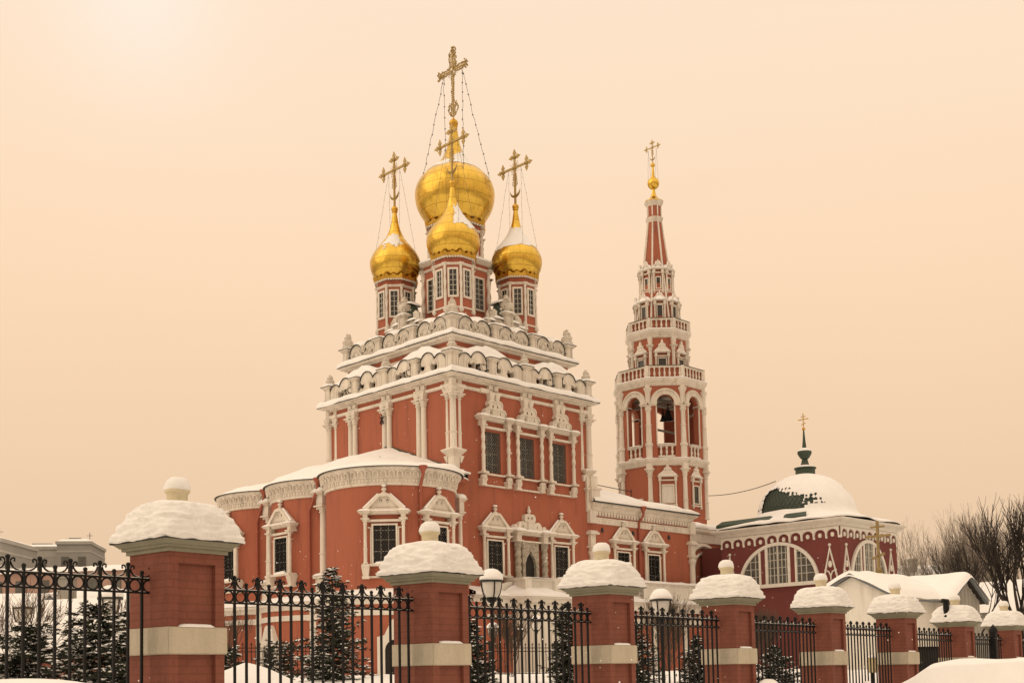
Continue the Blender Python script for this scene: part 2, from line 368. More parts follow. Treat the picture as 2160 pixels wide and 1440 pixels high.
def lattice(mb,x0,x1,z0,z1,st,y,r,asp=1.35):
    for sgn in (1,-1):
        c=-60
        zs=z0-sgn*0
        k0=int((min(z0-asp*x1,z0-asp*x0) -0)/(st*asp))-2 if sgn>0 else int((z0+asp*x0)/(st*asp))-2
        for k in range(k0,k0+int((z1-z0+asp*(x1-x0))/(st*asp))+6):
            b=k*st*asp
            pts=[]
            for xx in (x0,x1):
                zz=sgn*asp*xx+b
                if z0<=zz<=z1: pts.append((xx,zz))
            for zz in (z0,z1):
                xx=(zz-b)/(sgn*asp)
                if x0<xx<x1: pts.append((xx,zz))
            if len(pts)>=2:
                pts.sort(); mb.tube([(pts[0][0],y,pts[0][1]),(pts[-1][0],y,pts[-1][1])],r,4)
def rect(x0,x1,z0,z1): return [(x0,z0),(x1,z0),(x1,z1),(x0,z1)]
def circ(cx,cz,r,n=12,sx=1.,a0=0): return [(cx+sx*r*cos(2*PI*i/n+a0),cz+r*sin(2*PI*i/n+a0)) for i in range(n)]
class Kind:
    """a window or other repeated part: several meshes in face coordinates, instanced under one root"""
    def __init__(s,name,me,subs): s.name=name;s.me=me;s.subs=subs
    def put(s,root,T,skip=()):
        o=child(s.name,s.me,root,T)
        for n,m in s.subs:
            if n not in skip: child(n,m,o)
        return o
# ---- lower window with triangular pediment (heights absolute; foot strip 6.5, tip 10.87)
def k_pediment(name='pedimented_window',glassmat='glass',foot=True,doubl=True):
    m=MB()
    for s in (-1,1):
        column(m,s*.9,-.2,7.15,9.28,.085,10,cap=.26)
        m.box(s*.9-.11,s*.9+.11,-.26,.14,9.28,9.52)
        m.box(s*.9-.2,s*.9+.2,-.36,.14,9.26,9.31)
        m.box(s*.66-.025,s*.66+.025,-.12,.12,7.15,8.9); m.box(min(s*.66,s*.8),max(s*.66,s*.8),-.118,.12,8.86,8.91)
        if foot:
            m.taper(s*.9,-.08,6.58,7.05,.13,.14,.19,.26)
            m.sphere((s*.9,-.2,6.9),.13,8,5)
    m.box(-.8,.8,-.16,.14,9.15,9.26)
    # shelf cornice breaking forward over the columns
    for z0,z1,e in ((9.5,9.56,.0),(9.56,9.62,.07),(9.62,9.66,.12)):
        m.box(-.72+e*0,.72,-.22-e,.14,z0,z1)
        for s in (-1,1): m.box(s*.92-.21-e,s*.92+.21+e,-.3-e,.14,z0,z1)
    out=[(-1.0,9.66),(1.0,9.66),(.98,9.74),(.3,10.42),(.2,10.47),(-.2,10.47),(-.3,10.42),(-.98,9.74)]
    inn=[(-.74,9.76),(.74,9.76),(.2,10.33),(-.2,10.33)]
    m.plate(out,-.3,.12,[inn])
    m.plate([(-.78,9.74),(.78,9.74),(.24,10.36),(-.24,10.36)],-.17,.1,[circ(-.155,10.13,.082,10,.8),circ(.155,10.13,.082,10,.8)])
    for s in (-1,1): m.sphere((s*.155,-.18,10.11),.05,8,5)
    m.box(-.62,.62,-.2,-.1,9.84,9.875)
    m.lathe([(.15,10.47),(.15,10.52),(.07,10.55),(.06,10.58),(.12,10.66),(.13,10.71),(.05,10.77),(.08,10.81),(.06,10.86),(.005,10.89)],10,(0,-.14))
    m.plate(rect(-.62,.62,7.1,9.06),-.13,.1,[rect(-.53,.53,7.2,8.98)])
    m.box(-1.08,1.08,-.26,.12,7.05,7.15)
    for s in (-1,1): m.box(s*.9-.17,s*.9+.17,-.37,.12,7.02,7.12)
    if foot:
        m.box(-.74,.74,-.1,.1,6.5,6.59)
        for s in (-1,1): m.box(s*.9-.17,s*.9+.17,-.24,.1,6.46,6.58)
    me=m.mesh(name,M['stone'],35)
    g=MB(); g.plate(rect(-.545,.545,7.18,9.0),-.03,.02); pane=g.mesh('pane',M[glassmat],0)
    b=MB()
    for x in (-.18,.18): b.box(x-.018,x+.018,-.05,-.032,7.2,8.98)
    for z in (7.75,8.3,8.75): b.box(-.53,.53,-.05,-.031,z-.016,z+.016)
    bars=b.mesh('glazing_bars',M['mullion'],0)
    l=MB(); lattice(l,-.53,.53,7.2,8.98,.155,-.1,.016,1.25); lat=l.mesh('lattice',M['iron'],0)
    s=MB()
    for sg in (-1,1):
        q=[(.28,10.45),(.66,10.08),(.98,9.76)]
        s.tube([(sg*a,-.16,z+.02) for a,z in q],.05,6,.075)
        blob_snow(s,sg*.92,-.2,.3,.24,9.655,.1,sg)
    blob_snow(s,0,-.17,.72,.17,9.655,.06,4); blob_snow(s,0,-.14,.5,.12,7.15,.14,6)
    blob_snow(s,0,-.14,.12,.12,10.82,.1,2,6)
    sn=s.mesh('snow',M['snow'],60)
    return Kind(name,me,[('pane',pane),('glazing_bars',bars),('lattice',lat),('snow',sn)])
# ---- upper ornate window (foot strip 11.9, crest 16.6), glass set in a real opening
def k_ornate():
    m=MB()
    for s in (-1,1):
        column(m,s*.95,-.24,12.62,15.16,.105,12,True,.36,.34)
        m.box(s*.95-.14,s*.95+.14,-.36,0,15.16,15.45)
        m.sphere((s*.95,-.24,12.33),.2,10,6,.9); m.taper(s*.95,-.14,12.0,12.25,.13,.14,.2,.22)
        m.box(s*.95-.21,s*.95+.21,-.45,0,12.52,12.62); m.box(s*.95-.17,s*.95+.17,-.3,0,11.88,12.0)
    m.box(-.83,.83,-.18,0,15.0,15.12); m.box(-.8,.8,-.16,0,12.5,12.58); m.box(-.84,.84,-.12,0,11.89,11.98)
    for z0,z1,e in ((15.42,15.49,.0),(15.49,15.56,.08),(15.56,15.61,.14)):
        m.box(-.75,.75,-.24-e,0,z0,z1)
        for s in (-1,1): m.box(s*.98-.24-e,s*.98+.24+e,-.4-e,0,z0,z1)
    def crest(k):
        pts=[(-.84*k,15.61)]
        half=[]
        for a in range(-20,125,12): half.append((.52+.3*cos(R(a)),15.82+.3*sin(R(a))*1.0))
        for a in range(-5,140,12): half.append((.27+.27*cos(R(a)),16.3+.28*sin(R(a))))
        half=[(x*k,15.61+(z-15.61)*k) for x,z in half]
        pr=[(.84*k,15.61)]+half+[(.0,16.42*1)]
        return [(-.84*k,15.61)]+pr+[(-x,z) for x,z in reversed(half)]
    m.plate(crest(1.),-.26,0,[circ(-.17,16.22,.085,9,.75),circ(.17,16.22,.085,9,.75),circ(-.34,15.86,.1,9,.7),circ(.34,15.86,.1,9,.7)])
    m.plate([(-.26,15.61),(.26,15.61),(.24,16.06),(-.24,16.06)],-.33,-.2); m.box(-.3,.3,-.36,-.2,16.02,16.08)
    for i in range(3):
        for s in (-1,1): m.sphere((s*.09,-.34,15.7+.12*i),.045,6,4)
    # rolled rim of the crest
    c=crest(.94); m.tube([(x,-.27,z) for x,z in c[1:-1]],.06,6)
    m.lathe([(.09,16.45),(.1,16.52),(.04,16.56),(.08,16.63),(.075,16.7),(.005,16.8)],8,(0,-.16))
    me=m.mesh('ornate_window',M['stone'],35)
    g=MB(); g.plate(rect(-.64,.64,12.55,14.95),.3,.34); pane=g.mesh('pane',M['glass'],0)
    b=MB()
    for x in (-.19,.19): b.box(x-.02,x+.02,.27,.3,12.66,14.86)
    for z in (13.2,13.75,14.3): b.box(-.57,.57,.27,.299,z-.018,z+.018)
    bars=b.mesh('glazing_bars',M['mullion'],0)
    l=MB(); lattice(l,-.565,.565,12.66,14.86,.16,.04,.017,1.25); lat=l.mesh('lattice',M['lead'],0)
    s=MB()
    for sg in (-1,1): blob_snow(s,sg*.98,-.27,.36,.27,15.605,.15,sg+3)
    blob_snow(s,.0,-.32,.7,.12,15.605,.09,8)
    sn=s.mesh('snow',M['snow'],60)
    return Kind('ornate_window',me,[('pane',pane),('glazing_bars',bars),('lattice',lat),('snow',sn)])
KP=k_pediment(); KO=k_ornate()
KPg=Kind('pedimented_window',KP.me,KP.subs)

# ------------------------------------------------------------------ the church
CH=thing('church','orange-red brick church with white trim, five gilded onion domes and snowy roofs','church',(-2.915,70.,0),R(90-44.87))
W=5.3
FACE={'s':RZ(0),'e':RZ(-PI/2),'n':RZ(PI),'w':RZ(PI/2)}
m=MB()
hol=[rect(c-.57,c+.57,12.65,14.87) for c in (-2.43,.2,2.83)]
m.plate(rect(-W,W,1.2,17.42),-W,-4.85,hol)
m.box(-W,W,-4.85,W,1.2,17.42)
m.build('wall',M['red'],CH,0)
m=MB(); m.box(-4.55,4.55,-4.55,4.55,17.42,19.86); m.ngon([(3.3,19.86),(3.3,21.9)],4); m.build('attic_wall',M['red'],CH,0)
# cornices and bands
m=MB()
sweep(m,sq(W),[(0,16.92),(.1,16.93),(.13,17.0),(.13,17.08),(.07,17.1),(0,17.11)],50)
m.build('string_course',M['stone'],CH,0); m=MB()
sweep(m,sq(W),[(0,17.34),(.12,17.36),(.14,17.42),(.3,17.44),(.36,17.5),(.52,17.515),(.54,17.53),(.54,17.58),(-.5,17.62)],50)
mc=m; m=MB()
sweep(m,sq(4.55),[(0,19.22),(.06,19.23),(.14,19.3),(.15,19.4),(.05,19.43),(0,19.44)],50)
m.build('string_course',M['stone'],CH,0); m=MB()
sweep(m,sq(4.55),[(0,19.7),(.14,19.72),(.18,19.79),(.34,19.81),(.4,19.88),(.44,19.9),(.45,19.93),(-.4,19.97)],50)
m.build('cornice',M['stone'],CH,0); m=mc
for T in FACE.values():
    m.M=T
    for u in (-3.0,0,2.8):          # cornice breaks above the paired shafts
        m.box(u-.42,u+.42,-5.5,-5.2,16.9,17.13); m.box(u-.36,u+.36,-5.72,-5.2,17.43,17.56)
m.M=Matrix(); m.build('cornice',M['stone'],CH,0)
for e,z in ((5.86,17.58),(5.02,19.93)): m=MB(); sweep(m,sq(e),[(-.1,z),(.0,z-.012),(.02,z+.03),(-.1,z+.05)],50); m.build('eaves_flashing',M['flash'],CH,0)
m=MB()
sweep(m,sq(5.85),snow_prof(.5,.37,17.61),.22,zn=.1,on=.03,seed=3); m.build('cornice_snow',M['snow'],CH,60); m=MB()
sweep(m,sq(5.01),snow_prof(.55,.37,19.96),.22,zn=.1,on=.03,seed=8)
m.build('cornice_snow',M['snow'],CH,60)
# paired half columns
def pair(full):
    m=MB()
    for s in (-1,1):
        x=s*.2
        if full:
            column(m,x,-.1,12.0 if full==1 else 13.6,16.62,.17,14,False,.36,.28)
            m.taper(x,-.08,16.62,16.92,.15,.2,.23,.26)
        else:
            m.taper(x,-.1,16.5,16.95,.11,.16,.2,.24); m.sphere((x,-.13,16.5),.12,8,5,.5)
        m.box(x-.15,x+.15,-.2,.0,17.1,17.36)
    if not full: m.lathe([(.05,16.6),(.09,16.7),(.04,16.78),(.07,16.84),(.005,16.95)],8,(0,-.14))
    return m
full=pair(1).mesh('paired_columns',M['stone'],35); stub=pair(0).mesh('corbelled_shafts',M['stone'],35)
for u in (-3.05,0,2.9):
    child('paired_columns',full,CH,FACE['e']@TR(u,-W,0)); child('paired_columns',full,CH,FACE['n']@TR(u,-W,0))
for u in (-2.48,.12,2.72): child('corbelled_shafts',stub,CH,TR(u,-W,0))
# corner clusters with consoles
def corner():
    m=MB()
    for x,y in ((0,0),(.52,.16),(.16,.52)):
        r=.19 if x==0 else .165
        column(m,x-.05,y-.05,13.62,16.62,r,14,False,.3,.3)
        m.taper(x-.05,y-.05,16.62,16.92,.17,.17,.26,.26)
        m.box(x-.2,x+.1,y-.2,y+.1,17.1,17.37)
    m.box(-.2,.75,-.2,.2,16.9,17.1); m.box(-.2,.2,.2,.75,16.9,17.1)
    for z0,z1,e in ((13.28,13.38,.0),(13.38,13.46,.07),(13.46,13.54,.14),(13.54,13.62,.19)):
        m.box(-.17-e,.42+e,-.17-e,.42+e,z0,z1)
    for x,y in ((.46,-.02),(-.02,.46)): m.taper(x,y,12.95,13.3,.05,.05,.15,.15)
    m.box(-.13,.3,-.13,.3,12.5,13.3)
    for z0,z1,e in ((12.38,12.44,.05),(12.44,12.5,.11),(12.5,12.56,.16)): m.box(-.13-e,.3+e,-.13-e,.3+e,z0,z1)
    m.box(-.11,.3,-.11,.3,11.2,12.38)
    return m
cm=corner().mesh('corner_columns',M['stone'],35)
for ph in (0,PI/2,PI,-PI/2): child('corner_columns',cm,CH,RZ(ph)@TR(-W,-W,0))
s=MB(); blob_snow(s,.12,.12,.48,.48,13.62,.07,3)
sm=s.mesh('console_snow',M['snow'],60); child('console_snow',sm,CH,TR(-W,-W,0)); child('console_snow',sm,CH,RZ(PI/2)@TR(-W,-W,0))
# windows of the tall block
for c in (-2.43,.2,2.83): KO.put(CH,TR(c,-W,0))
for c in (-2.5,2.72): KP.put(CH,TR(c,-W,0))
# portal
m=MB()
for s in (-1,1):
    m.box(s*1.05-.17,s*1.05+.17,-.42,0,9.1,9.42)
    m.box(s*1.05-.26,s*1.05+.26,-.52,0,9.04,9.12)
for z0,z1,e in ((9.42,9.5,0),(9.5,9.57,.1),(9.57,9.63,.17)):
    m.box(-.85,.85,-.32-e,0,z0,z1)
    for s in (-1,1): m.box(s*1.05-.24-e,s*1.05+.24+e,-.5-e,0,z0,z1)
m.box(-.88,.88,-.28,0,9.05,9.13)
half=[(1.5,9.63),(1.52,9.8),(1.4,9.88),(1.3,9.8)]+[(1.14+.13*cos(R(a)),9.86+.14*sin(R(a))) for a in range(0,170,20)]+[(.94,9.74)]+[(.62+.3*cos(R(a)),9.86+.34*sin(R(a))) for a in range(0,150,15)]+[(.36,10.14)]+[(.2+.24*cos(R(a)),10.38+.24*sin(R(a))) for a in range(-30,100,14)]
m.plate([(0,9.63)]+half+[(0,10.55)]+[(-x,z) for x,z in reversed(half)],-.24,0,[circ(-.14,10.4,.08,9),circ(.14,10.4,.08,9),circ(-.55,9.92,.07,9,.7),circ(.55,9.92,.07,9,.7)])
m.box(-.22,.22,-.32,-.1,9.63,10.2); m.box(-.27,.27,-.35,-.1,10.16,10.22)
m.lathe([(.13,10.55),(.13,10.62),(.06,10.66),(.12,10.78),(.12,10.84),(.05,10.92),(.08,10.97),(.005,11.1)],10,(0,-.14))
po=m.build('portal',M['stone'],CH,35,T=TR(.1,-W,0))
m=MB()
ogee=[(-.42,6.3),(.42,6.3),(.42,7.85),(.3,8.2),(.12,8.42),(0,8.62),(-.12,8.42),(-.3,8.2),(-.42,7.85)]
m.plate(rect(-.64,.64,6.3,9.05),-.22,.05,[ogee])
for s in (-1,1):
    n=24; m.lathe([(.17,6.5+2.4*i/n) for i in range(n+1)],12,(s*1.05,-.26),rf=lambda a,k:1+.16*cos(3*(a-k*.5))+.08*cos(k*1.7))
    m.lathe([(.2,8.78),(.17,8.85),(.26,9.05)],10,(s*1.05,-.26))
    for i in range(5): m.sphere((s*1.05+.17*cos(i*1.3+4),-.26+.17*sin(i*1.3+4),8.86),.06,6,4)
for i in range(90):
    x=rng.uniform(-.6,.6); z=rng.uniform(6.6,9.0)
    if abs(x)<.5 and z<8.75: continue
    m.sphere((x,-.23,z),rng.uniform(.03,.06),6,4)
m.build('carved_surround',M['greycarve'],po,35)
m=MB(); m.plate(ogee,-.04,.03); m.build('door',M['wood'],po,0)
s=MB()
for sg in (-1,1): blob_snow(s,sg*1.05,-.32,.42,.34,9.63,.17,sg)
blob_snow(s,0,-.36,.8,.12,9.63,.1,2); s.build('snow',M['snow'],po,60)

# ---- lower carved parapet (five pedestals, scalloped panels)
def scallop(u,zb,arcs):
    z=zb
    for c,cz,r in arcs:
        if abs(u-c)<r: z=max(z,cz+math.sqrt(r*r-(u-c)**2))
    return z
def outline(u0,u1,zb,arcs,base,n=64):
    t=[(u0+(u1-u0)*i/n) for i in range(n+1)]
    return [(u0,base),(u1,base)]+[(u,scallop(u,zb,arcs)) for u in reversed(t)]
LA=[(-1.95,18.3,.5),(-.98,18.44,.58)]          # bay rising toward the bay's tall pedestal
def comma(cx,cz,r,s=1):
    return [(cx+s*r*x,cz+r*z) for x,z in ((-.95,.1),(-.8,-.55),(-.2,-1.),(.5,-.85),(.95,-.2),(.9,.45),(.45,.75),(.1,.35),(-.35,.35),(-.6,.75))]
def bay(s):
    m=MB(); arcs=[(s*c,z,r) for c,z,r in LA]
    u0,u1=(-2.4,-.2) if s>0 else (.2,2.4)
    h1=comma(s*-1.46,18.22,.31,s); h2=comma(s*-.55,18.3,.2,s)
    if s<0: h1.reverse();h2.reverse()
    m.plate(outline(u0,u1,18.12,arcs,17.6),-.17,.17,[h1,h2])
    # raised volute rims
    for c,r in ((-1.46,.4),(-.55,.28)):
        m.tube([(s*(c+r*cos(R(a))),-.18,(18.22 if r>.3 else 18.3)+r*sin(R(a))) for a in range(20,300,20)],.025,5)
    for a in arcs:
        m.tube([(a[0]+(a[2]-.07)*cos(R(t)),-.175,a[1]+(a[2]-.07)*sin(R(t))) for t in range(15,170,15)],.025,5)
    f=MB(); n=64
    tt=[u0+(u1-u0)*i/n for i in range(n+1)]
    f.plate([(u,scallop(u,18.12,arcs)+.0) for u in tt]+[(u,scallop(u,18.12,arcs)+.04) for u in reversed(tt)],-.235,.2)
    return m,f
pm=[];
for s in (1,-1):
    a,b=bay(s); pm.append((a.mesh('parapet_panel',M['stone'],35),b.mesh('flashing',M['flash'],0)))
def pedestal(wd,z0,z1,tall=False,side=False):
    m=MB(); h=wd/2
    m.box(-h-.03,h+.03,-h-.03,h+.03,z0,z0+.1)
    m.box(-h,h,-h,h,z0+.1,z1-.2)
    for s in (-1,1):
        m.box(s*h*.62-.035,s*h*.62+.035,-h-.025,h+.025,z0+.14,z1-.24); m.box(-h-.025,h+.025,s*h*.62-.035,s*h*.62+.035,z0+.141,z1-.241)
    for k,(e,a,b) in enumerate(((.03,.2,.15),(.09,.15,.09),(.16,.09,.03))): m.box(-h-e,h+e,-h-e,h+e,z1-a,z1-b)
    f=MB(); f.box(-h-.19,h+.19,-h-.19,h+.19,z1-.03,z1)
    return m.mesh('pedestal',M['stone'],0),f.mesh('flashing',M['flash'],0)
pl=pedestal(.46,17.62,18.84); pu=pedestal(.44,19.95,21.04)
def orn(z,h,w_,sd,mat_='carved'):
    m=MB(); carved_lump(m,0,0,z,h,w_,sd); return m.mesh('carved_finial',M[mat_],50)
ol=[orn(18.84,.76,.44,i) for i in range(2)]; ou=[orn(21.04,.76,.42,5+i) for i in range(2)]
ogab=MB(); ogab.lathe([(.3,18.95),(.2,19.1),(.26,19.2),(.1,19.45),(.02,19.75)],9,(0,0))
gg=random.Random(3)
for i in range(16): ogab.sphere((gg.uniform(-.26,.26),gg.uniform(-.18,.05),gg.uniform(18.98,19.4)),gg.uniform(.05,.09),6,4)
ogab=ogab.mesh('carved_finial',M['carved'],50)
def capsnow(wd,z,h,sd):
    s=MB(); blob_snow(s,0,0,wd,wd,z,h,sd,8); return s.mesh('snow',M['snow'],60)
csl=[capsnow(.4,18.835,.16,1),capsnow(.4,18.835,.2,5)]; csu=[capsnow(.38,21.035,.17,2),capsnow(.38,21.035,.14,7)]
# snow heaped in gables behind the lower panels
def gable_snow():
    s=MB(); n=40;k=8; vs=[];fs=[]
    arc=[(c,z,r) for c,z,r in LA]+[(-c,z,r) for c,z,r in LA]
    for i in range(n+1):
        u=-2.42+4.84*i/n
        zs=max(18.15,scallop(u,18.12,arc))
        zg=18.98+.66*max(0,1-abs(u)/2.25)**.8+.12*nz(u,1)
        for j in range(k+1):
            t=j/k
            z=(zs+.1)+(max(zg,zs+.22)-zs-.1)*min(1,(t*2.4)**.75)+.05*nz(u*2,t*2,3.)
            vs.append((u,-.2+.85*t,z if t>0 else zs+.035))
    for i in range(n):
        for j in range(k):
            a=i*(k+1)+j; fs.append((a,a+k+1,a+k+2,a+1))
    s.add(vs,fs); return s.mesh('gable_snow',M['snow'],60)
gs=gable_snow()
for fi,(fn,T) in enumerate(FACE.items()):
    for hi,uc in enumerate((-2.6,2.6)):
        for k in (0,1):
            o=child('parapet_panel',pm[k][0],CH,T@TR(uc,-5.32,0)); child('flashing',pm[k][1],o)
        child('gable_snow',gs,CH,T@TR(uc,-5.3,0))
        o=child('pedestal',pl[0],CH,T@TR(uc,-5.42,0)); child('flashing',pl[1],o); child('snow',csl[1],o); child('carved_finial',ogab,o,TR(0,.42,-.02))
    o=child('pedestal',pl[0],CH,T@TR(0,-5.42,0)); child('flashing',pl[1],o); child('snow',csl[0],o); child('carved_finial',ol[fi%2],o)
    o=child('pedestal',pl[0],CH,T@TR(-5.3,-5.3,0)); child('flashing',pl[1],o); child('snow',csl[fi%2],o); child('carved_finial',ol[(fi+1)%2],o)
# ---- upper parapet (four pedestals, three bays)
def ubay():
    arcs=[(-.62,20.56,.56),(.62,20.56,.56)]
    m=MB()
    hs=[comma(-.16,20.72,.17,-1),comma(.16,20.72,.17,1),circ(-1.2,20.42,.11,8,.8),circ(1.2,20.42,.11,8,.8)]
    hs[0].reverse()
    m.plate(outline(-1.32,1.32,20.5,arcs,19.95),-.15,.15,hs)
    m.plate([(-.14,20.55),(.14,20.55),(.24,20.95),(.0,21.03),(-.24,20.95)],-.2,-.1)
    g=random.Random(11)
    for s in (-1,1):
        m.tube([(s*(.62+.3*cos(R(a))*(1-a/900)),-.16,20.5+.3*sin(R(a))*(1-a/900)) for a in range(-60,420,24)],.03,5)
        m.tube([(s*(.62)+.49*cos(R(a)),-.155,20.56+.49*sin(R(a))) for a in range(0,181,15)],.03,5)
        for i in range(9): m.sphere((s*g.uniform(.05,.6),-.17,g.uniform(20.1,20.5)),g.uniform(.03,.06),6,4)
    f=MB(); n=64; tt=[-1.32+2.64*i/n for i in range(n+1)]
    f.plate([(u,scallop(u,20.5,arcs)) for u in tt]+[(u,scallop(u,20.5,arcs)+.04) for u in reversed(tt)],-.21,.18)
    s=MB(); vs=[];fs=[];k=6
    for i in range(n+1):
        u=tt[i]; z=scallop(u,20.5,arcs)
        for j in range(k+1):
            t=j/k; vs.append((u,-.2+.9*t,z+.05+.2*min(1,t*4)+(max(z,20.95)-z+.16)*t+.04*nz(u*2,t*2,1)))
    for i in range(n):
        for j in range(k):
            a=i*(k+1)+j; fs.append((a,a+k+1,a+k+2,a+1))
    s.add(vs,fs)
    return m.mesh('parapet_panel',M['carved'],35),f.mesh('flashing',M['flash'],0),s.mesh('snow',M['snow'],60)
ub=ubay()
for fi,(fn,T) in enumerate(FACE.items()):
    for uc in (-3.02,0,3.02):
        o=child('parapet_panel',ub[0],CH,T@TR(uc,-4.5,0)); child('flashing',ub[1],o); child('snow',ub[2],o)
    for i,uc in enumerate((-1.5,1.5)):
        o=child('pedestal',pu[0],CH,T@TR(uc,-4.58,0)); child('flashing',pu[1],o); child('snow',csu[i],o)
        child('carved_finial',ou[i],o,TR(0,.05,0)@Matrix.Scale(.9,4))  if False else None
    o=child('pedestal',pu[0],CH,T@TR(-4.55,-4.55,0)); child('flashing',pu[1],o); child('snow',csu[fi%2],o); child('carved_finial',ou[fi%2],o,TR(0,0,-21.04*.3)@Matrix.Scale(1.3,4))
# small carved finials standing behind the upper panels
for fi,(fn,T) in enumerate(FACE.items()):
    for i,u in enumerate((-3.0,-1.5,1.5,3.0)):
        mm=MB(); carved_lump(mm,0,0,20.9,.62 if i%2 else .75,.24,20+fi*4+i,14)
        child('carved_finial',mm.mesh('carved_finial',M['carved'],50),CH,T@TR(u,-3.95,0))
# ---- roof between parapet and drums, third ring of carving
m=MB()
m.ngon([(4.4,20.6),(3.0,21.75),(1.2,22.2)],4); m.build('upper_roof',M['green'],CH,0)
m=MB(); 
m.lathe([(4.3*1.414,20.95),(3.9*1.414,21.15),(3.4*1.414,21.55),(3.0*1.414,21.78),(2.2*1.414,22.0),(1.4*1.414,22.2),(.1,22.3)],4,ph=PI/4,cap=False); m.build('upper_roof_snow',M['snow'],CH,60)
def third():
    m=MB()
    arcs=[(-1.3,21.5,.36),(1.3,21.5,.36),(-.62,21.66,.4),(.62,21.66,.4)]
    m.plate(outline(-1.7,1.7,21.25,arcs,20.9),-.12,.14,[comma(-.95,21.5,.15,1),list(reversed(comma(.95,21.5,.15,-1)))])
    m.box(-.29,.29,-.38,.2,21.2,22.35); m.box(-.36,.36,-.45,.27,22.33,22.4); m.box(-.42,.42,-.51,.33,22.4,22.47)
    for s in (-1,1): m.box(s*.18-.04,s*.18+.04,-.41,.2,21.35,22.25)
    v=MB()
    v.lathe([(.14,22.47),(.2,22.52),(.16,22.6),(.34,22.78),(.4,22.95),(.36,23.08),(.24,23.14),(.2,23.2),(.28,23.3),(.14,23.42),(.16,23.5),(.02,23.6)],12,(0,-.1))
    g=random.Random(4)
    for i in range(30):
        a=g.uniform(0,2*PI); v.sphere((.36*cos(a),-.1+.36*sin(a),g.uniform(22.65,23.2)),g.uniform(.05,.1),6,4)
    for s in (-1,1):
        carved_lump(v,s*1.5,-.1,21.55,.85,.27,31+s,24)
        v.plate([(s*.75,22.0),(s*1.3,21.85),(s*1.25,22.35),(s*.95,22.6),(s*.72,22.5)],-.1,.12)
    h=MB(); h.lathe([(.5*cos(R(a)),22.75+.5*sin(R(a))) for a in range(0,91,10)],14,(0,.32)); h.lathe([(.5,22.2),(.5,22.76)],14,(0,.32))
    s=MB(); blob_snow(s,0,-.09,.42,.42,22.47,.14,3); blob_snow(s,0,.32,.5,.5,23.1,.24,5); 
    for q in (-1,1): blob_snow(s,q*.62,0,.42,.26,22.04,.2,q); blob_snow(s,q*1.3,0,.42,.26,21.84,.2,q+3)
    return m.mesh('roof_gablet',M['carved'],35),v.mesh('carved_urn',M['carved'],50),h.mesh('green_niche',M['green'],50),s.mesh('snow',M['snow'],60)
th3=third()
for fn,T in FACE.items():
    o=child('roof_gablet',th3[0],CH,T@TR(.55 if fn=='s' else -.55 if fn=='e' else 0,-3.45,-.1)); child('carved_urn',th3[1],o); child('green_niche',th3[2],o); child('snow',th3[3],o)
# ------------------------------------------------------------------ drums, onion domes, crosses
def drum(cx,cy,z0,z1,r,nm,zg0,zg1,hw,mull=5,top=True):
    m=MB(); m.ngon([(r,z0),(r,z1)],8); o=m.build(nm,M['red'],CH,0,T=TR(cx,cy,0))
    def mould(pr): t=MB(); sweep(t,octp(r),pr,50); t.build('drum_moulding',M['stone'],o,0)
    mould([(0,z1-.42),(.06,z1-.41),(.12,z1-.36),(.12,z1-.3),(0,z1-.28)])
    mould([(0,z0+.42),(.09,z0+.43),(.09,z0+.5),(0,z0+.52)])
    mould([(0,z1+.02),(.14,z1+.04),(.14,z1+.09),(-.2,z1+.1)]) if top else mould([(0,z1-.06),(.1,z1-.04),(.2,z1+.04),(.26,z1+.06),(.26,z1+.1),(-.2,z1+.12)])
    c=MB(); q=r/cos(PI/8)+.04
    column(c,0,0,z0+.42,z1-.3,.075*max(1,r*.9),10,True,.24,.3); c.sphere((0,-.02,z0+.32),.14,8,5); 
    cmesh=c.mesh('colonnette',M['stone'],35)
    f=MB(); f.plate(rect(-hw-.1,hw+.1,zg0-.1,zg1+.1),-.1,.06,[rect(-hw,hw,zg0,zg1)]); fm=f.mesh('window_frame',M['stone'],0)
    g=MB(); g.plate(rect(-hw-.02,hw+.02,zg0-.02,zg1+.02),-.012,.03); gm=g.mesh('pane',M['glass'],0)
    b=MB(); b.box(-.018,.018,-.045,-.014,zg0,zg1)
    for i in range(1,mull): z=zg0+(zg1-zg0)*i/mull; b.box(-hw,hw,-.044,-.015,z-.014,z+.014)
    bm_=b.mesh('glazing_bars',M['mullion'],0)
    for k in range(8):
        T=RZ(k*PI/4)@TR(0,-r,0)
        child('window_frame',fm,o,T); child('pane',gm,o,T); child('glazing_bars',bm_,o,T)
        a=PI/8+k*PI/4; child('colonnette',cmesh,o,TR(q*cos(a),q*sin(a),0)@RZ(a+PI/2))
    if top:     # gilded notched crown under the dome
        k=MB(); w=(r+.21)*math.tan(PI/8)
        for i in range(8):
            k.M=RZ(i*PI/4)@TR(0,-r-.2,z1+.07)@Matrix.Rotation(R(14),4,'X')
            n=9; tp=[]
            for j in range(n+1):
                x=w-2*w*j/n; tp.append((x,.26 if j%4 in(0,1) else .15))
            bt=[(-w+2*w*j/12,-.05 if j%2 else .03) for j in range(13)]
            k.plate(bt+tp,-.015,.015)
        k.build('gilded_crown',M['goldp'],o,0)
        s=MB(); s.M=Matrix()
        for i in range(8):
            s.M=RZ(i*PI/4)@TR(0,-r-.17,z1+.06)
            n=14; s.plate([(-w+2*w*j/n,-.12 if j%2 else -.03) for j in range(n+1)]+[(w,.06),(-w,.06)],-.02,.02)
        s.build('scalloped_valance',M['stone'],o,0)
    return o
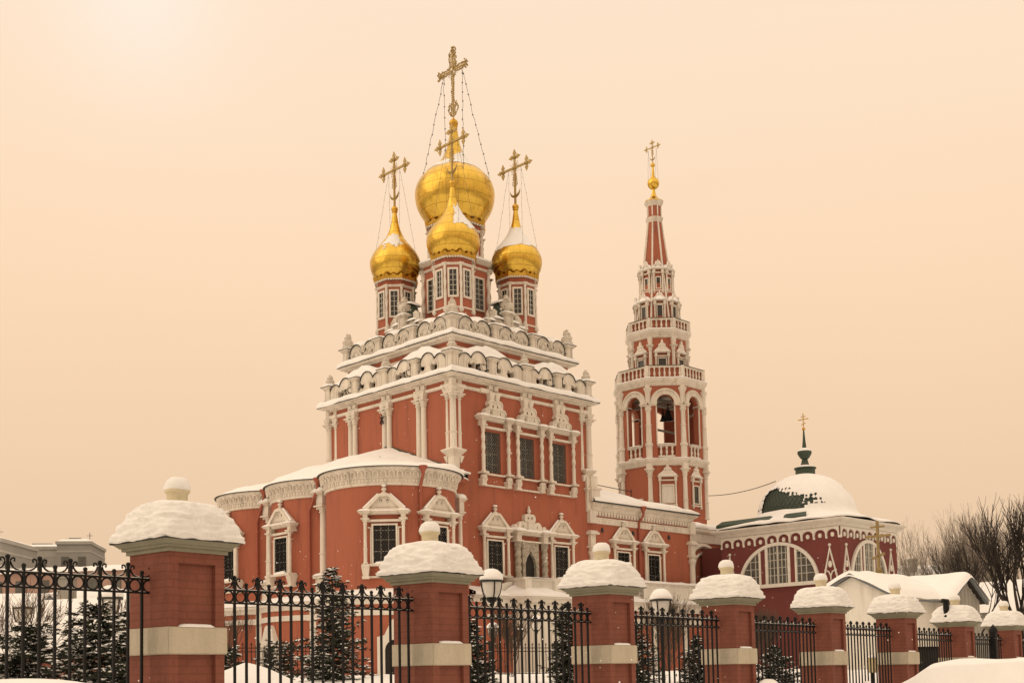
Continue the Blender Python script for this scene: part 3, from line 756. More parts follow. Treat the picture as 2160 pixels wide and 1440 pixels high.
SMALL=[(-1.16,.95),(-1.05,1.08),(-.8,1.27),(-.58,1.39),(-.3,1.475),(0,1.497),(.2,1.465),(.42,1.38),(.645,1.255),(.97,1.01),(1.29,.745),(1.61,.525),(2.0,.35),(2.39,.235),(2.9,.15),(3.15,.115)]
BIG=[(-2.05,1.48),(-1.8,1.7),(-1.48,1.9),(-1.15,2.1),(-.82,2.25),(-.4,2.345),(0,2.365),(.35,2.3),(.71,2.13),(1.0,1.9),(1.29,1.6),(1.61,1.2),(1.95,.87),(2.26,.66),(2.9,.4),(3.55,.27),(4.1,.2)]
def smoothprof(P,n=5):
    out=[]
    for i in range(len(P)-1):
        p0=P[max(0,i-1)];p1=P[i];p2=P[i+1];p3=P[min(len(P)-1,i+2)]
        for j in range(n):
            t=j/n
            f=lambda a,b,c,d:.5*((2*b)+(-a+c)*t+(2*a-5*b+4*c-d)*t*t+(-a+3*b-3*c+d)*t**3)
            out.append((f(p0[0],p1[0],p2[0],p3[0]),f(p0[1],p1[1],p2[1],p3[1])))
    out.append(P[-1]); return out
def onion(cx,cy,zc,prof,ball,snow):
    P=smoothprof(prof)
    m=MB(); m.lathe([(r,z) for z,r in P],72); o=m.build('onion_dome',M['gold'],CH,70,T=TR(cx,cy,zc))
    zt=prof[-1][0]
    b=MB(); b.sphere((0,0,zt+ball*.85),ball,20,12); b.lathe([(ball*.5,zt-.06),(ball*.85,zt-.02),(ball*.85,zt+.03),(ball*.6,zt+.06)],16); b.lathe([(.09,zt+ball*1.75),(.05,zt+ball*1.9),(.05,zt+ball*2.3)],8)
    b.build('finial_ball',M['goldp'],o,60)
    # snow clinging to the upper slope
    s=MB(); S=144; vs=[];fs=[];Q=[q for q in smoothprof(prof,9) if q[0]>.05]
    for z,r in Q:
        for i in range(S):
            a=2*PI*i/S; rr=r+.012+.012*nz(cos(a)*3,sin(a)*3,z*3); vs.append((rr*cos(a),rr*sin(a),z))
    for k in range(len(Q)-1):
        z=(Q[k][0]+Q[k+1][0])/2
        for i in range(S):
            a=2*PI*(i+.5)/S
            if snow(a,z,nz(cos(a)*2.2,sin(a)*2.2,z*2.2+cx)+.5*nz(cos(a)*7,sin(a)*7,z*7)):
                j=(i+1)%S; fs.append((k*S+i,k*S+j,(k+1)*S+j,(k+1)*S+i))
    if fs:
        s.add(vs,fs); so_=s.build('snow',M['snow'],o,70)
    return o
def angd(a,b): return (a-b+PI)%(2*PI)-PI
CAMDIR=-3*PI/4      # local direction of the viewer seen from the church
def small_cross(par,z,k=1.):
    m=MB(); t=.045*k
    m.box(-t,t,-t,t,z,z+2.62*k)
    zc=z+2.02*k
    m.box(-.85*k,.85*k,-t,t,zc-t*1.2,zc+t*1.2)
    m.sphere((0,0,zc),.12*k,12,7)
    for x,zz,dx,dz in ((-.9,zc,-1,0),(.9,zc,1,0),(0,z+2.62*k,0,1)):
        zz2=zz
        cx_=x*k if dx else 0
        m.sphere((cx_,0,zz2),.13*k,10,6)
        for ax in ((dx,dz),(dz,dx),(-dz,-dx)):
            lx,lz=ax
            bx,bz=cx_+lx*.12*k,zz2+lz*.12*k
            px,pz=-lz,lx
            tri=[(bx-px*.03*k,bz-pz*.03*k),(bx+lx*.09*k-px*.14*k,bz+lz*.09*k-pz*.14*k),(bx+lx*.16*k-px*.09*k,bz+lz*.16*k-pz*.09*k),(bx+lx*.33*k,bz+lz*.33*k),(bx+lx*.16*k+px*.09*k,bz+lz*.16*k+pz*.09*k),(bx+lx*.09*k+px*.14*k,bz+lz*.09*k+pz*.14*k),(bx+px*.03*k,bz+pz*.03*k)]
            m.plate(tri,-.02*k,.02*k)
    for i in range(16):
        a=2*PI*(i+.5)/16; r0,r1=.14*k,(.42 if i%2 else .34)*k
        if abs(cos(a))>.97 or abs(sin(a))>.97: continue
        m.tube([(r0*cos(a),0,zc+r0*sin(a)),(r1*cos(a),0,zc+r1*sin(a))],.015*k,4)
    n=14
    for i in range(n):
        a0=PI+.1+(PI-.2)*i/n;a1=PI+.1+(PI-.2)*(i+1)/n
        w=.07*k*sin(PI*(i+.5)/n)+.012
        m.tube([(.36*k*cos(a0),0,z+.78*k+.36*k*sin(a0)),(.36*k*cos(a1),0,z+.78*k+.36*k*sin(a1))],w,5)
    for i in range(5):
        for s in (-1,1):
            zz=z+(.95+.14*i)*k
            m.tube([(s*.02*k,0,zz),(s*(.1+.03*(i%2))*k,0,zz+.05*k),(s*.18*k*(1-.1*i),0,zz+.14*k)],.02*k,4); m.sphere((s*.18*k*(1-.1*i),0,zz+.15*k),.035*k,6,4)
    return m.build('gilded_cross',M['crossgold'],par,40,T=RZ(PI/2))
def chains(par,za,wa,zb,rb,r,lump,sag=.0,angs=(.5,-.5,PI-.5,PI+.5)):
    m=MB(); g=random.Random(int(za*10))
    for a in angs:
        s=1 if cos(a)>0 else -1
        p0=Vector((0,s*wa,za)); a2=a+PI/2; p1=Vector((rb*cos(a2),rb*sin(a2),zb)); n=22; pts=[]
        for i in range(n+1):
            t=i/n; q=p0.lerp(p1,t); j=lump*.6
            pts.append((q.x+g.uniform(-j,j),q.y+g.uniform(-j,j),q.z-sag*4*t*(1-t)))
        m.tube(pts,r,4)
        for i in range(1,n,2):
            m.sphere(pts[i],lump,6,4)
    return m.build('stay_chains',M['lead'],par,0)
q=2.533
corner_snow={(-q,-q):lambda a,z,n:(-.72+.3*n<angd(a,-1.48)<1.0 and .48+.3*n+.25*max(0,-angd(a,-1.48))<z<2.0+.3*n),
 (-q,q):lambda a,z,n:(abs(angd(a,CAMDIR-.1)+.25*n)<.62 and .78+.4*n<z<1.62+.2*n),
 (q,-q):lambda a,z,n:(.66+.16*n+.12*cos(a)<z<1.95+.2*n),
 (q,q):lambda a,z,n:(.9+.3*n<z<1.8)}
for (x,y),sf in corner_snow.items():
    drum(x,y,21.6,24.86,1.02,'corner_drum',22.72,24.18,.2)
    o=onion(x,y,26.15,SMALL,.2,sf)
    small_cross(o,3.15+.36,1.09)
    chains(o,3.15+.36+2.12,.52,.62,1.27,.008,.022)
drum(0,0,21.4,25.66,1.86,'central_drum',22.9,24.7,.32,6,False)
m=MB(); m.ngon([(2.12,25.78),(1.62,26.0)],8); m.build('drum_ledge',M['green'],CH,0)
s=MB(); sweep(s,octp(2.1),snow_prof(.45,.22,25.79),.2,zn=.05); s.build('ledge_snow',M['snow'],CH,60)
drum(0,0,25.75,28.06,1.5,'upper_drum',26.3,27.5,.22,4,True)
oc=onion(0,0,30.32,BIG,.27,lambda a,z,n:(z>1.2+.22*n and z<1.72+.2*n+.85*max(0,cos(angd(a,-.95)))**.7))
# great openwork cross
def great_cross():
    m=MB(); g=random.Random(12); z0=4.62; H=4.45; zc=z0+3.0
    m.box(-.03,.03,-.03,.03,z0,z0+H-.25); m.box(-1.1,1.1,-.03,.03,zc-.03,zc+.03)
    def leafy(x0,zz0,x1,zz1,n,w):
        for i in range(n):
            t=(i+.5)/n; x=x0+(x1-x0)*t; z=zz0+(zz1-zz0)*t
            dx,dz=(zz1-zz0),-(x1-x0); l=math.hypot(dx,dz); dx/=l;dz/=l
            for s in (-1,1):
                e=w*g.uniform(.6,1.15)
                m.tube([(x,0,z),(x+s*dx*e*.7,g.uniform(-.03,.03),z+s*dz*e*.7),(x+s*dx*e+(x1-x0)/l*.06,0,z+s*dz*e+(zz1-zz0)/l*.06)],.025,4)
                m.sphere((x+s*dx*e,0,z+s*dz*e),g.uniform(.035,.065),6,4)
    leafy(0,z0+.2,0,z0+1.0,8,.22); leafy(0,z0+1.0,0,zc-.3,13,.11); leafy(-1.05,zc,-.2,zc,8,.18); leafy(.2,zc,1.05,zc,8,.18); leafy(0,zc+.2,0,zc+1.05,10,.3)
    for x,z in ((-1.08,zc),(1.08,zc),(0,zc+1.1)):
        for i in range(34):
            a=g.uniform(0,2*PI); e=g.uniform(.05,.33); m.sphere((x+e*cos(a),g.uniform(-.04,.04),z+e*sin(a)),g.uniform(.035,.06),6,4)
    for i in range(20):
        a=2*PI*i/20; m.tube([(.2*cos(a),0,zc+.2*sin(a)),(.46*cos(a),0,zc+.46*sin(a))],.012,4); m.sphere((.46*cos(a),0,zc+.46*sin(a)),.03,6,4)
    m.tube([(.15*cos(R(a)),-.05,zc-.12+.24*sin(R(a))) for a in range(0,360,24)],.045,6,close=True)
    m.sphere((0,-.05,zc+.2),.12,8,5)
    for s in (-1,1):      # branching foot of the cross
        m.tube([(0,0,z0+.12),(s*.2,0,z0+.22),(s*.36,0,z0+.45),(s*.42,0,z0+.62)],.03,5); m.tube([(0,0,z0+.5),(s*.17,0,z0+.62),(s*.26,0,z0+.86),(s*.3,0,z0+1.05)],.026,5)
        for i in range(12):
            m.sphere((s*g.uniform(.08,.42),g.uniform(-.03,.03),z0+g.uniform(.2,.95)),g.uniform(.03,.055),6,4)
        m.sphere((s*.42,0,z0+.66),.06,6,4)
    m.sphere((0,0,z0+H-.18),.1,8,5); m.lathe([(.07,z0+H-.1),(.1,z0+H-.04),(.005,z0+H+.05)],6)
    return m.build('great_cross',M['crossgold'],oc,0,T=RZ(PI/2))
great_cross()
chains(oc,4.62+2.8,.82,.72,2.16,.016,.05,.12)

# ------------------------------------------------------------------ apses
AP=[(-9.1,-4.75),(-9.1,0.),(-9.1,4.75)]; RA=3.22
m=MB()
for x,y in AP: m.lathe([(RA,5.2),(RA,11.72)],72,(x,y))
m.box(-9.1,-W,-6.3,6.3,5.2,11.7); m.build('apse_wall',M['red'],CH,40)
dn=MB(); ar=MB()
for x,y in AP:
    dn.lathe([(RA,10.9),(RA+.05,10.9),(RA+.09,10.94),(RA+.09,10.99),(RA+.06,11.02),(RA+.08,11.2),(RA+.13,11.24),(RA+.13,11.29),(RA+.12,11.32),(RA+.2,11.55),(RA+.31,11.66),(RA+.33,11.7),(RA+.33,11.77),(RA,11.78)],72,(x,y),cap=False)
    n=56
    for i in range(n):
        a=2*PI*i/n; ax=x+(RA+.0)*0
        if cos(a)>.55: continue
        T=TR(x,y,0)@RZ(a+PI/2)
        ar.M=T; 
        ar.tube([(.13*cos(R(t))*1.0,-RA-.2-.07*(sin(R(t))),11.40+.17*max(0,sin(R(t)))-(.1 if t in(0,180) else 0)) for t in (0,30,60,90,120,150,180)],.042,4)
        ar.box(-.12,-.03,-RA-.135,-RA-.05,11.07,11.19); ar.box(.03,.12,-RA-.135,-RA-.05,11.07,11.19)
dn.build('apse_cornice',M['stone'],CH,40); ar.M=Matrix(); ar.build('cornice_arcading',M['stone'],CH,40)
m=MB()
for x,y in AP: m.lathe([(RA+.33,11.77),(RA+.42,11.75),(RA+.42,11.8),(RA+.2,11.83)],72,(x,y),cap=False)
m.build('apse_eaves_gutter',M['flash'],CH,40)
# union outline of the three eaves, seen from above
def union_out(rad,n=40):
    pts=[(-W,-6.5)]
    lim=math.acos(min(1,2.375/rad))
    y=-4.75; a0=-PI*.28; a1=-PI*1.5+lim+0.0
    for x,yc,b0,b1 in ((AP[0][0],-4.75,-PI*.21,-(1.5*PI-lim)),(AP[1][0],0.,-PI/2-lim,-(1.5*PI-lim)),(AP[2][0],4.75,-PI/2-lim,-PI*1.76)):
        for i in range(n+1):
            a=b0+(b1-b0)*i/n; pts.append((x+rad*cos(a),yc+rad*sin(a)))
    pts.append((-W,6.5))
    return pts
def apse_roof(rad,z0,dz,name,mt,amp,edge):
    U=union_out(rad); vs=[];fs=[];K=14
    for i,(x,y) in enumerate(U):
        yt=max(-6.6,min(6.6,y*.86)); zt=14.5-.36*abs(yt)+dz
        lipn=.5+.5*nz(x*1.7,y*1.7,2.)
        for k in range(K+1):
            t=k/K
            px=x+(-W-.01-x)*t; py=y+(yt-y)*t
            z=z0+(zt-z0)*(t**.92)+amp*nz(px*.8,py*.8,1.)*min(1,4*t)*min(1,4*(1-t)) 
            if edge:
                z+=edge*min(1.,(t*9)**.5)*(.6+.5*lipn)*min(1,(i+.5)/7,(len(U)-i-.5)/7)
            vs.append((px,py,z))
    for i in range(len(U)-1):
        for k in range(K):
            a=i*(K+1)+k; fs.append((a,a+K+1,a+K+2,a+1))
    m=MB(); m.add(vs,fs); return m.build(name,mt,CH,50)
apse_roof(RA+.4,11.8,0,'apse_roof',M['green'],0,0)
apse_roof(RA+.44,11.79,-.17,'apse_roof_snow',M['snow'],.16,.26)
m=MB()
for a,b in (((-.1,14.62),(6.4,12.25)),):
    for s in (-1,1):
        n=20
        for i in range(n):
            t=i/n;t2=(i+1)/n
            y0=a[0]+(b[0]-a[0])*t;y1=a[0]+(b[0]-a[0])*t2;z0=a[1]+(b[1]-a[1])*t;z1=a[1]+(b[1]-a[1])*t2
            if s>0 and 3<y0: continue
            m.add([(-W-.02,s*y0,z0-.3),(-W-.02,s*y1,z1-.3),(-W-.05,s*y1,z1+.02),(-W-.05,s*y0,z0+.02),(-W-.32,s*y1,z1-.2),(-W-.32,s*y0,z0-.2)],[(0,1,2,3),(3,2,4,5)])
m.build('roof_flashing',M['green'],CH,0)
for x,y,z,wd in ((-9.6,-1.9,12.52,.5),(-9.2,.9,12.62,.42),(-9.9,3.1,12.25,.35)): m=MB(); m.taper(x,y,z,z+.2,.06,wd*.5,.02,wd*.3); m.build('roof_vent',M['flash'],CH,0)
# windows on the apses
for (x,y),a in (((-9.1,-4.75),-135),((-9.1,-4.75),-86),((-9.1,0),180),((-9.1,4.75),178)):
    o=KP.put(CH,TR(x,y,0)@RZ(R(a)+PI/2)@TR(0,-RA,0))
# columns where apses meet
cm_=MB(); column(cm_,0,0,7.0,10.45,.2,14,False,.34,.3)
cm_.box(-.26,.26,-.26,.26,10.45,10.95); cm_.box(-.36,.36,-.36,.36,10.38,10.45)
for i,e in enumerate((.0,.1,.18)): cm_.box(-.28-e,.28+e,-.28-e,.28+e,10.93+.07*i,11.0+.07*i)
cm_.taper(0,0,5.2,6.8,.3,.3,.3,.3); cm_.box(-.4,.4,-.4,.4,6.8,6.92); cm_.box(-.34,.34,-.34,.34,6.92,7.0)
cmm=cm_.mesh('engaged_column',M['stone'],35)
s=MB(); blob_snow(s,0,0,.48,.48,11.14,.24,2,8); blob_snow(s,0,-.2,.42,.24,6.92,.14,5,8); csn=s.mesh('snow',M['snow'],60)
for x,y in ((-11.5,-2.375),(-11.5,2.375)):
    o=child('engaged_column',cmm,CH,TR(x,y,0)@RZ(-PI/2)); child('snow',csn,o)
o=child('engaged_column',cmm,CH,TR(-6.15,-6.62,-.35)@Matrix.Scale(.62,4,(1,0,0))@Matrix.Scale(.62,4,(0,1,0))); child('snow',csn,o)
# downpipes
def pipe(pts,hop,z):
    m=MB(); m.tube(pts,.075,8)
    m.lathe([(.08,hop[2]-.3),(.1,hop[2]-.16),(.2,hop[2]-.02),(.22,hop[2]+.1),(.16,hop[2]+.1)],8,(hop[0],hop[1]))
    for zz in z: m.sphere((pts[-1][0],pts[-1][1],zz),.1,8,4)
    return m.build('downpipe',M['pipe'],CH,50)
a=R(-104.5); c0=(-9.1+(RA+.42)*cos(a),-4.75+(RA+.42)*sin(a)); c1=(-9.1+(RA+.13)*cos(a),-4.75+(RA+.13)*sin(a))
pipe([(c0[0],c0[1],11.75),(c0[0],c0[1],11.4),(c1[0],c1[1],10.9),(c1[0],c1[1],5.9)],(c0[0],c0[1],11.72),(9.5,7.5))
for y0,y1 in ((-2.375,-1.75),(2.375,2.95)):
    x0=-11.85
    aa=math.asin(max(-1,min(1,(y1-round(y1/4.75)*4.75)/RA)))
    x1=-9.1-math.sqrt(RA*RA-(y1-round(y1/4.75)*4.75)**2)-.12
    pipe([(x0,y0,11.72),(x0,y0,11.3),(x1,y1,10.2),(x1,y1,9.9),(x1,y1,5.9)],(x0,y0,11.72),(9.6,7.5))
m=MB(); m.M=FACE['e']@TR(-.2,-W-.3,16.05)       # iron wall tie on the middle pair of shafts
for s_ in (-1,1): m.tube([(s_*-.16,0,-.2),(0,-.02,0),(s_*.17,0,.16)],.03,5)
m.tube([(0,0,-.22),(0,0,.3)],.025,5); m.tube([(-.16,0,-.2),(-.05,0,-.26),(.16,0,-.2)],.025,5); m.build('iron_tie',M['iron'],CH,30)
# ---- basement storey of the apses
RB=3.75
m=MB()
for x,y in AP: m.lathe([(RB,.8),(RB,5.5)],64,(x,y))
m.box(-9.1,-W,-7.6,7.6,.8,5.5); m.build('basement_wall',M['red'],CH,40)
m=MB()
for x,y in AP:
    m.lathe([(RB,4.72),(RB+.06,4.73),(RB+.06,4.98),(RB,5.0)],64,(x,y),cap=False)
    m.lathe([(RB,5.24),(RB+.08,5.26),(RB+.12,5.42),(RB+.2,5.5),(RB+.2,5.62),(RA,5.86)],64,(x,y),cap=False)
for x,y in ((-11.95,-2.375),(-11.95,2.375)):
    m.box(x-.25,x+.35,y-.3,y+.3,1.,5.5); m.box(x-.35,x+.35,y-.4,y+.4,4.7,5.0)
m.build('basement_band',M['white'],CH,40)
s=MB()
for x,y in AP: s.lathe([(RB+.16,5.63),(RB+.22,5.66),(RB+.2,5.74),(RB,5.86),(RA+.15,5.98),(RA-.05,6.02)],64,(x,y),cap=False,rf=lambda a,k:1+.006*sin(a*7))
s.build('ledge_snow',M['snow'],CH,60)
def bdoor():
    m=MB(); m.plate([(-.95,1.),(.95,1.),(.95,3.7),(.62,3.78),(.3,4.45),(.18,4.55),(-.18,4.55),(-.3,4.45),(-.62,3.78),(-.95,3.7)],-.22,.1,[[(-.6,1.0),(.6,1.0),(.6,3.1)]+[(.6*cos(R(t)),3.1+.5*sin(R(t))) for t in range(20,180,20)]+[(-.6,3.1)]])
    g=MB(); g.plate(rect(-.62,.62,1.,3.65),-.05,.0)
    return m.mesh('basement_doorway',M['white'],30),g.mesh('door',M['wood'],0)
bd=bdoor()
for (x,y),a in ((AP[1],176),(AP[0],-126)):
    o=child('basement_doorway',bd[0],CH,TR(x,y,0)@RZ(R(a)+PI/2)@TR(0,-RB,0)); child('door',bd[1],o)
# ---- gallery and porch along the street side
m=MB(); m.box(-5.0,15.6,-6.4,-W,.8,5.5); m.build('gallery_wall',M['red'],CH,0)
m=MB()
m.box(-5.2,15.7,-6.52,-W,5.42,5.95); m.box(-5.2,15.7,-6.46,-W,4.72,5.0); m.box(-5.2,15.7,-6.62,-W,5.85,5.98)
for u in (-4.7,3.6,6.6,9.6,12.6,15.4): m.box(u-.22,u+.22,-6.54,-6.3,.8,5.5)
m.box(8.6,15.6,-6.5,-6.2,6.0,7.05); m.box(8.5,15.7,-6.58,-6.12,7.05,7.15)
for u in (8.8,11,13.2,15.4): m.box(u-.2,u+.2,-6.56,-6.14,5.98,7.1)
m.build('gallery_trim',M['white'],CH,0)
s=MB()
def shed_snow(x0,x1,y0,y1,z0,z1,seed,st=.35,lip=.14):
    n=max(2,int((x1-x0)/st));k=6;vs=[];fs=[]
    for i in range(n+1):
        x=x0+(x1-x0)*i/n
        for j in range(k+2):
            if j==0: vs.append((x,y0-.03,z0-.02)); continue
            t=(j-1)/k; vs.append((x,y0+(y1-y0)*t-.03*(j==1),z0+lip*(1+.5*nz(x*1.5,seed,0))+(z1-z0)*t+.07*nz(x*1.2,t*2,seed)))
    for i in range(n):
        for j in range(k+1):
            a=i*(k+2)+j; fs.append((a,a+k+2,a+k+3,a+1))
    s.add(vs,fs)
shed_snow(-5.2,15.7,-6.66,-5.28,5.98,6.4,2.); shed_snow(8.5,15.7,-6.6,-6.1,7.15,7.2,4.,lip=.1)
s.build('gallery_roof_snow',M['snow'],CH,60)
# porch: polygonal bay with balcony
bay_=[(-2.35,-6.35),(-1.75,-7.25),(.55,-7.25),(1.15,-6.35)]
def poly_prism(mb,pts,z0,z1):
    n=len(pts); mb.add([(x,y,z0) for x,y in pts]+[(x,y,z1) for x,y in pts],[tuple(reversed(range(n))),tuple(range(n,2*n))]+[(i,(i+1)%n,(i+1)%n+n,i+n) for i in range(n)])
m=MB(); poly_prism(m,bay_,.8,5.2)
for e,z0,z1 in ((.12,5.2,5.62),(.3,5.62,5.84),(.42,5.84,5.95)):
    poly_prism(m,[(-2.35-e*1.6,-6.3),(-1.75-e*.7,-7.25-e),(.55+e*.7,-7.25-e),(1.15+e*1.6,-6.3)],z0,z1)
for x in (-1.6,-1.0,-.2,.4): m.box(x-.07,x+.07,-7.31,-7.2,1.,5.0)
# balcony with hollow-curved front
pts=[]
for i in range(13):
    t=-1+2*i/12; pts.append((-.45+1.42*t,-6.55+.16*cos(t*PI*1.0)*1.0-.12))
poly_prism(m,pts+[(.97,-5.9),(-1.87,-5.9)],6.0,6.85)
poly_prism(m,[(x+(.1 if x>-.45 else -.1),y-.12) for x,y in pts]+[(1.07,-5.85),(-1.97,-5.85)],6.85,6.98)
for x in (-1.6,.7): m.box(x-.24,x+.24,-6.95,-6.5,6.0,6.85)
m.build('porch_bay',M['white'],CH,0)
s=MB()
vs=[];fs=[];n=20;k=7
for i in range(n+1):
    u=i/n
    if u<.25: a=Vector((-3.05,-6.3)).lerp(Vector((-2.06,-7.7)),u*4)
    elif u<.75: a=Vector((-2.06,-7.7)).lerp(Vector((.86,-7.7)),(u-.25)*2)
    else: a=Vector((.86,-7.7)).lerp(Vector((1.85,-6.3)),(u-.75)*4)
    b=Vector((-2.+3.1*u,-6.2))
    for j in range(k+2):
        if j==0: vs.append((a.x,a.y,5.93)); continue
        t=(j-1)/k; p=a.lerp(b,t); vs.append((p.x,p.y,5.95+.16*(1+.5*nz(u*6,0,3))*min(1,.4+t*3)+.5*t+.09*nz(p.x*1.6,p.y*1.6,2)))
for i in range(n):
    for j in range(k+1):
        a=i*(k+2)+j; fs.append((a,a+k+2,a+k+3,a+1))
s.add(vs,fs); blob_snow(s,-.45,-6.35,1.6,.5,6.98,.06,3)
s.build('porch_snow',M['snow'],CH,60)
# sloping stair walls either side of the balcony
for x0,x1 in ((-1.95,-4.0),(1.05,3.2)):
    m=MB(); m.add([(x0,-6.1,5.9),(x1,-6.1,5.9),(x1,-6.1,6.35),(x0,-6.1,6.8),(x0,-5.8,5.9),(x1,-5.8,5.9),(x1,-5.8,6.35),(x0,-5.8,6.8)],[(0,1,2,3),(7,6,5,4),(3,2,6,7),(1,5,6,2),(4,0,3,7)]); m.build('stair_wall',M['white'],CH,0)

# ------------------------------------------------------------------ refectory
XR=15.0
m=MB(); m.box(W,XR,-W+.02,W,.8,11.72); m.build('refectory_wall',M['red'],CH,0)
m=MB()
P=[(W,-W+.02),(XR,-W+.02),(XR,W)]
sweep(m,P,[(0,10.56),(.07,10.58),(.07,10.86),(.1,10.88),(.1,10.94),(0,10.96)],50,False)
sweep(m,P,[(0,11.26),(.08,11.28),(.16,11.42),(.18,11.5),(.3,11.58),(.4,11.66),(.4,11.76),(-.3,11.8)],50,False)
for i in range(34):
    x=W+.55+i*.268
    m.taper(x,-W-.05,11.02,11.27,.05,.06,.1,.09)
    m.sphere((x,-W-.06,10.72),.045,6,4)
m.build('refectory_cornice',M['stone'],CH,0)
m=MB(); sweep(m,P,[(.38,11.76),(.5,11.74),(.5,11.82),(.2,11.84)],50,False); m.build('refectory_gutter',M['flash'],CH,0)
def rsn(x,y): return 0
s=MB(); vs=[];fs=[];n=44;k=16
for i in range(n+1):
    x=W+(XR+.45-W)*i/n
    for j in range(k+2):
        if j==0: vs.append((x,-W-.46,11.8)); continue
        t=(j-1)/k; y=-W-.46+(W+.46)*t
        zr=1.95*t**.85*min(1,(XR+.45-x)/5.0)**.7
        vs.append((x,y,11.82+.26*min(1,(t*12+.25)**.5)*(1+.35*nz(x,0,5))*min(1,.3+(XR+.45-x)*2)+zr+.1*nz(x*.6,y*.6,7)))
for i in range(n):
    for j in range(k+1):
        a=i*(k+2)+j; fs.append((a,a+k+2,a+k+3,a+1))
s.add(vs,fs); s.build('refectory_roof_snow',M['snow'],CH,60)
m=MB(); m.add([(W,-W-.3,11.78),(XR+.3,-W-.3,11.78),(XR+.3,W,11.78),(W,W,11.78),(W,0,13.7),(11,0,13.7)],[(0,1,5,4),(1,2,5),(2,3,4,5)]); m.build('refectory_roof',M['green'],CH,0)
for c in (8.2,11.1): KP.put(CH,TR(c,-W+.02,0))
for x in (W+.05,XR-.02):     # corner columns of the refectory
    m=MB()
    m.box(x-.26,x+.26,-W-.26,-W+.3,10.55,11.3)
    m.box(x-.38,x+.38,-W-.38,-W+.3,9.88,10.0); m.box(x-.3,x+.3,-W-.3,-W+.3,10.0,10.1)
    m.box(x-.22,x+.22,-W-.22,-W+.3,9.2,9.9); m.box(x-.34,x+.34,-W-.34,-W+.3,9.1,9.2)
    m.lathe([(.24,9.1),(.2,8.98),(.27,8.85),(.22,8.65)],12,(x,-W-.1)); m.lathe([(.18,8.65),(.2,6.9),(.27,6.85),(.27,6.72),(.21,6.7),(.22,6.0)],12,(x,-W-.1))
    m.build('refectory_corner_column',M['stone'],CH,35)
m=MB(); m.box(W-.1,W+.62,-W-.32,-W+.3,11.8,12.5); m.box(W-.15,W+.7,-W-.4,-W+.3,12.5,12.62); m.box(W-.05,W+.5,-W-.26,-W+.3,12.62,13.3); m.build('corner_pier',M['stone'],CH,0)
pipe([(9.72,-W-.46,11.75),(9.72,-W-.46,11.3),(9.72,-W-.1,10.9),(9.72,-W-.1,6.2)],(9.72,-W-.46,11.74),(9.5,7.6))
for x in (6.4,9.25,12.75): m=MB(); m.box(x-.09,x+.09,-W-.06,-W+.02,10.1,10.25); m.box(x-.05,x+.05,-W-.055,-W+.02,10.25,10.36); m.build('vent_niche',M['flash'],CH,0)
m=MB()      # roof walkway railing
for z in (13.05,13.5): m.tube([(W,-2.6,z+.15),(12.6,-2.6,z-.1)],.025,5)
for x in (W+1.3,8.8,12.5): m.tube([(x,-2.6,12.3),(x,-2.6,13.55)],.025,5)
m.build('roof_railing',M['iron'],CH,0)
# ------------------------------------------------------------------ bell tower
ca=Matrix.Rotation(R(90-44.87),4,'Z')
def ch2w(x,y,z=0): v=ca@Vector((x,y,0)); return (v.x-2.915,v.y+70.,z)
BT=thing('bell_tower','tall octagonal red and white tiered bell tower with a tented spire and small gilded ball','bell tower',ch2w(19.14,0),R(90-44.87))
m=MB(); m.ngon([(2.82,.8),(2.82,15.8)],8); m.ngon([(1.9,21.5),(1.9,24.8)],8); m.build('wall',M['red'],BT,0)
m=MB(); m.box(-4.6,3.4,-3.7,3.7,.8,11.05); m.build('base_block',M['red'],BT,0)
m=MB(); sweep(m,[(-4.6,-3.7),(3.4,-3.7),(3.4,3.7),(-4.6,3.7)],[(0,10.35),(.1,10.4),(.12,10.95),(.3,11.05),(.36,11.15),(.36,11.25),(-.4,11.3)],50)
for z in (0,):
    m.tube([(-.7+1.55*cos(R(t)),-3.72,8.75+1.45*sin(R(t))) for t in range(0,181,9)],.2,6); m.tube([(-.7+.95*cos(R(t)),-3.72,8.75+.9*sin(R(t))) for t in range(0,181,9)],.1,6)
m.build('base_cornice',M['stone'],BT,35)
s=MB(); sweep(s,[(-4.9,-4.0),(3.7,-4.0),(3.7,4.0),(-4.9,4.0)],snow_prof(1.4,.5,11.3),.4,zn=.1); s.build('base_snow',M['snow'],BT,60)
# open arched tier
m=MB(); w=2.82*math.tan(PI/8)
def archhole(hw,z0,zs): return [(-hw,z0),(hw,z0)]+[(hw*cos(R(t)),zs+hw*sin(R(t))) for t in range(0,181,12)]
pw=MB(); pw.plate(rect(-w,w,16.1,21.4),0,.42,[archhole(.6,16.35,19.95)]); pm_=pw.mesh('arcade_wall',M['red'],0)
tr=MB()
ring=[(1.02*cos(R(t)),19.95+1.02*sin(R(t))) for t in range(0,181,10)]; rin=[(.6*cos(R(t)),19.95+.6*sin(R(t))) for t in range(180,-1,-10)]
tr.plate(ring+rin,-.12,.1); 
tr.tube([(.9*cos(R(t)),-.13,19.95+.9*sin(R(t))) for t in range(0,181,10)],.05,5)
for s_ in (-1,1):
    tr.box(min(s_*.6,s_*1.15),max(s_*.6,s_*1.15),-.16,.44,19.78,19.95); tr.box(min(s_*.56,s_*1.17),max(s_*.56,s_*1.17),-.22,.44,19.9,19.97)
    tr.box(min(s_*.58,s_*.66),max(s_*.58,s_*.66),-.06,.02,17.1,19.78)
tr.box(-.62,.62,-.14,.2,17.02,17.14); tr.box(-.56,.56,-.1,.16,16.28,16.38)
for x in (-.38,0,.38): tr.lathe([(.07,16.38),(.05,16.45),(.09,16.62),(.05,16.8),(.08,16.95),(.08,17.02)],8,(x,-.02))
trm=tr.mesh('arch_moulding',M['stone'],35)
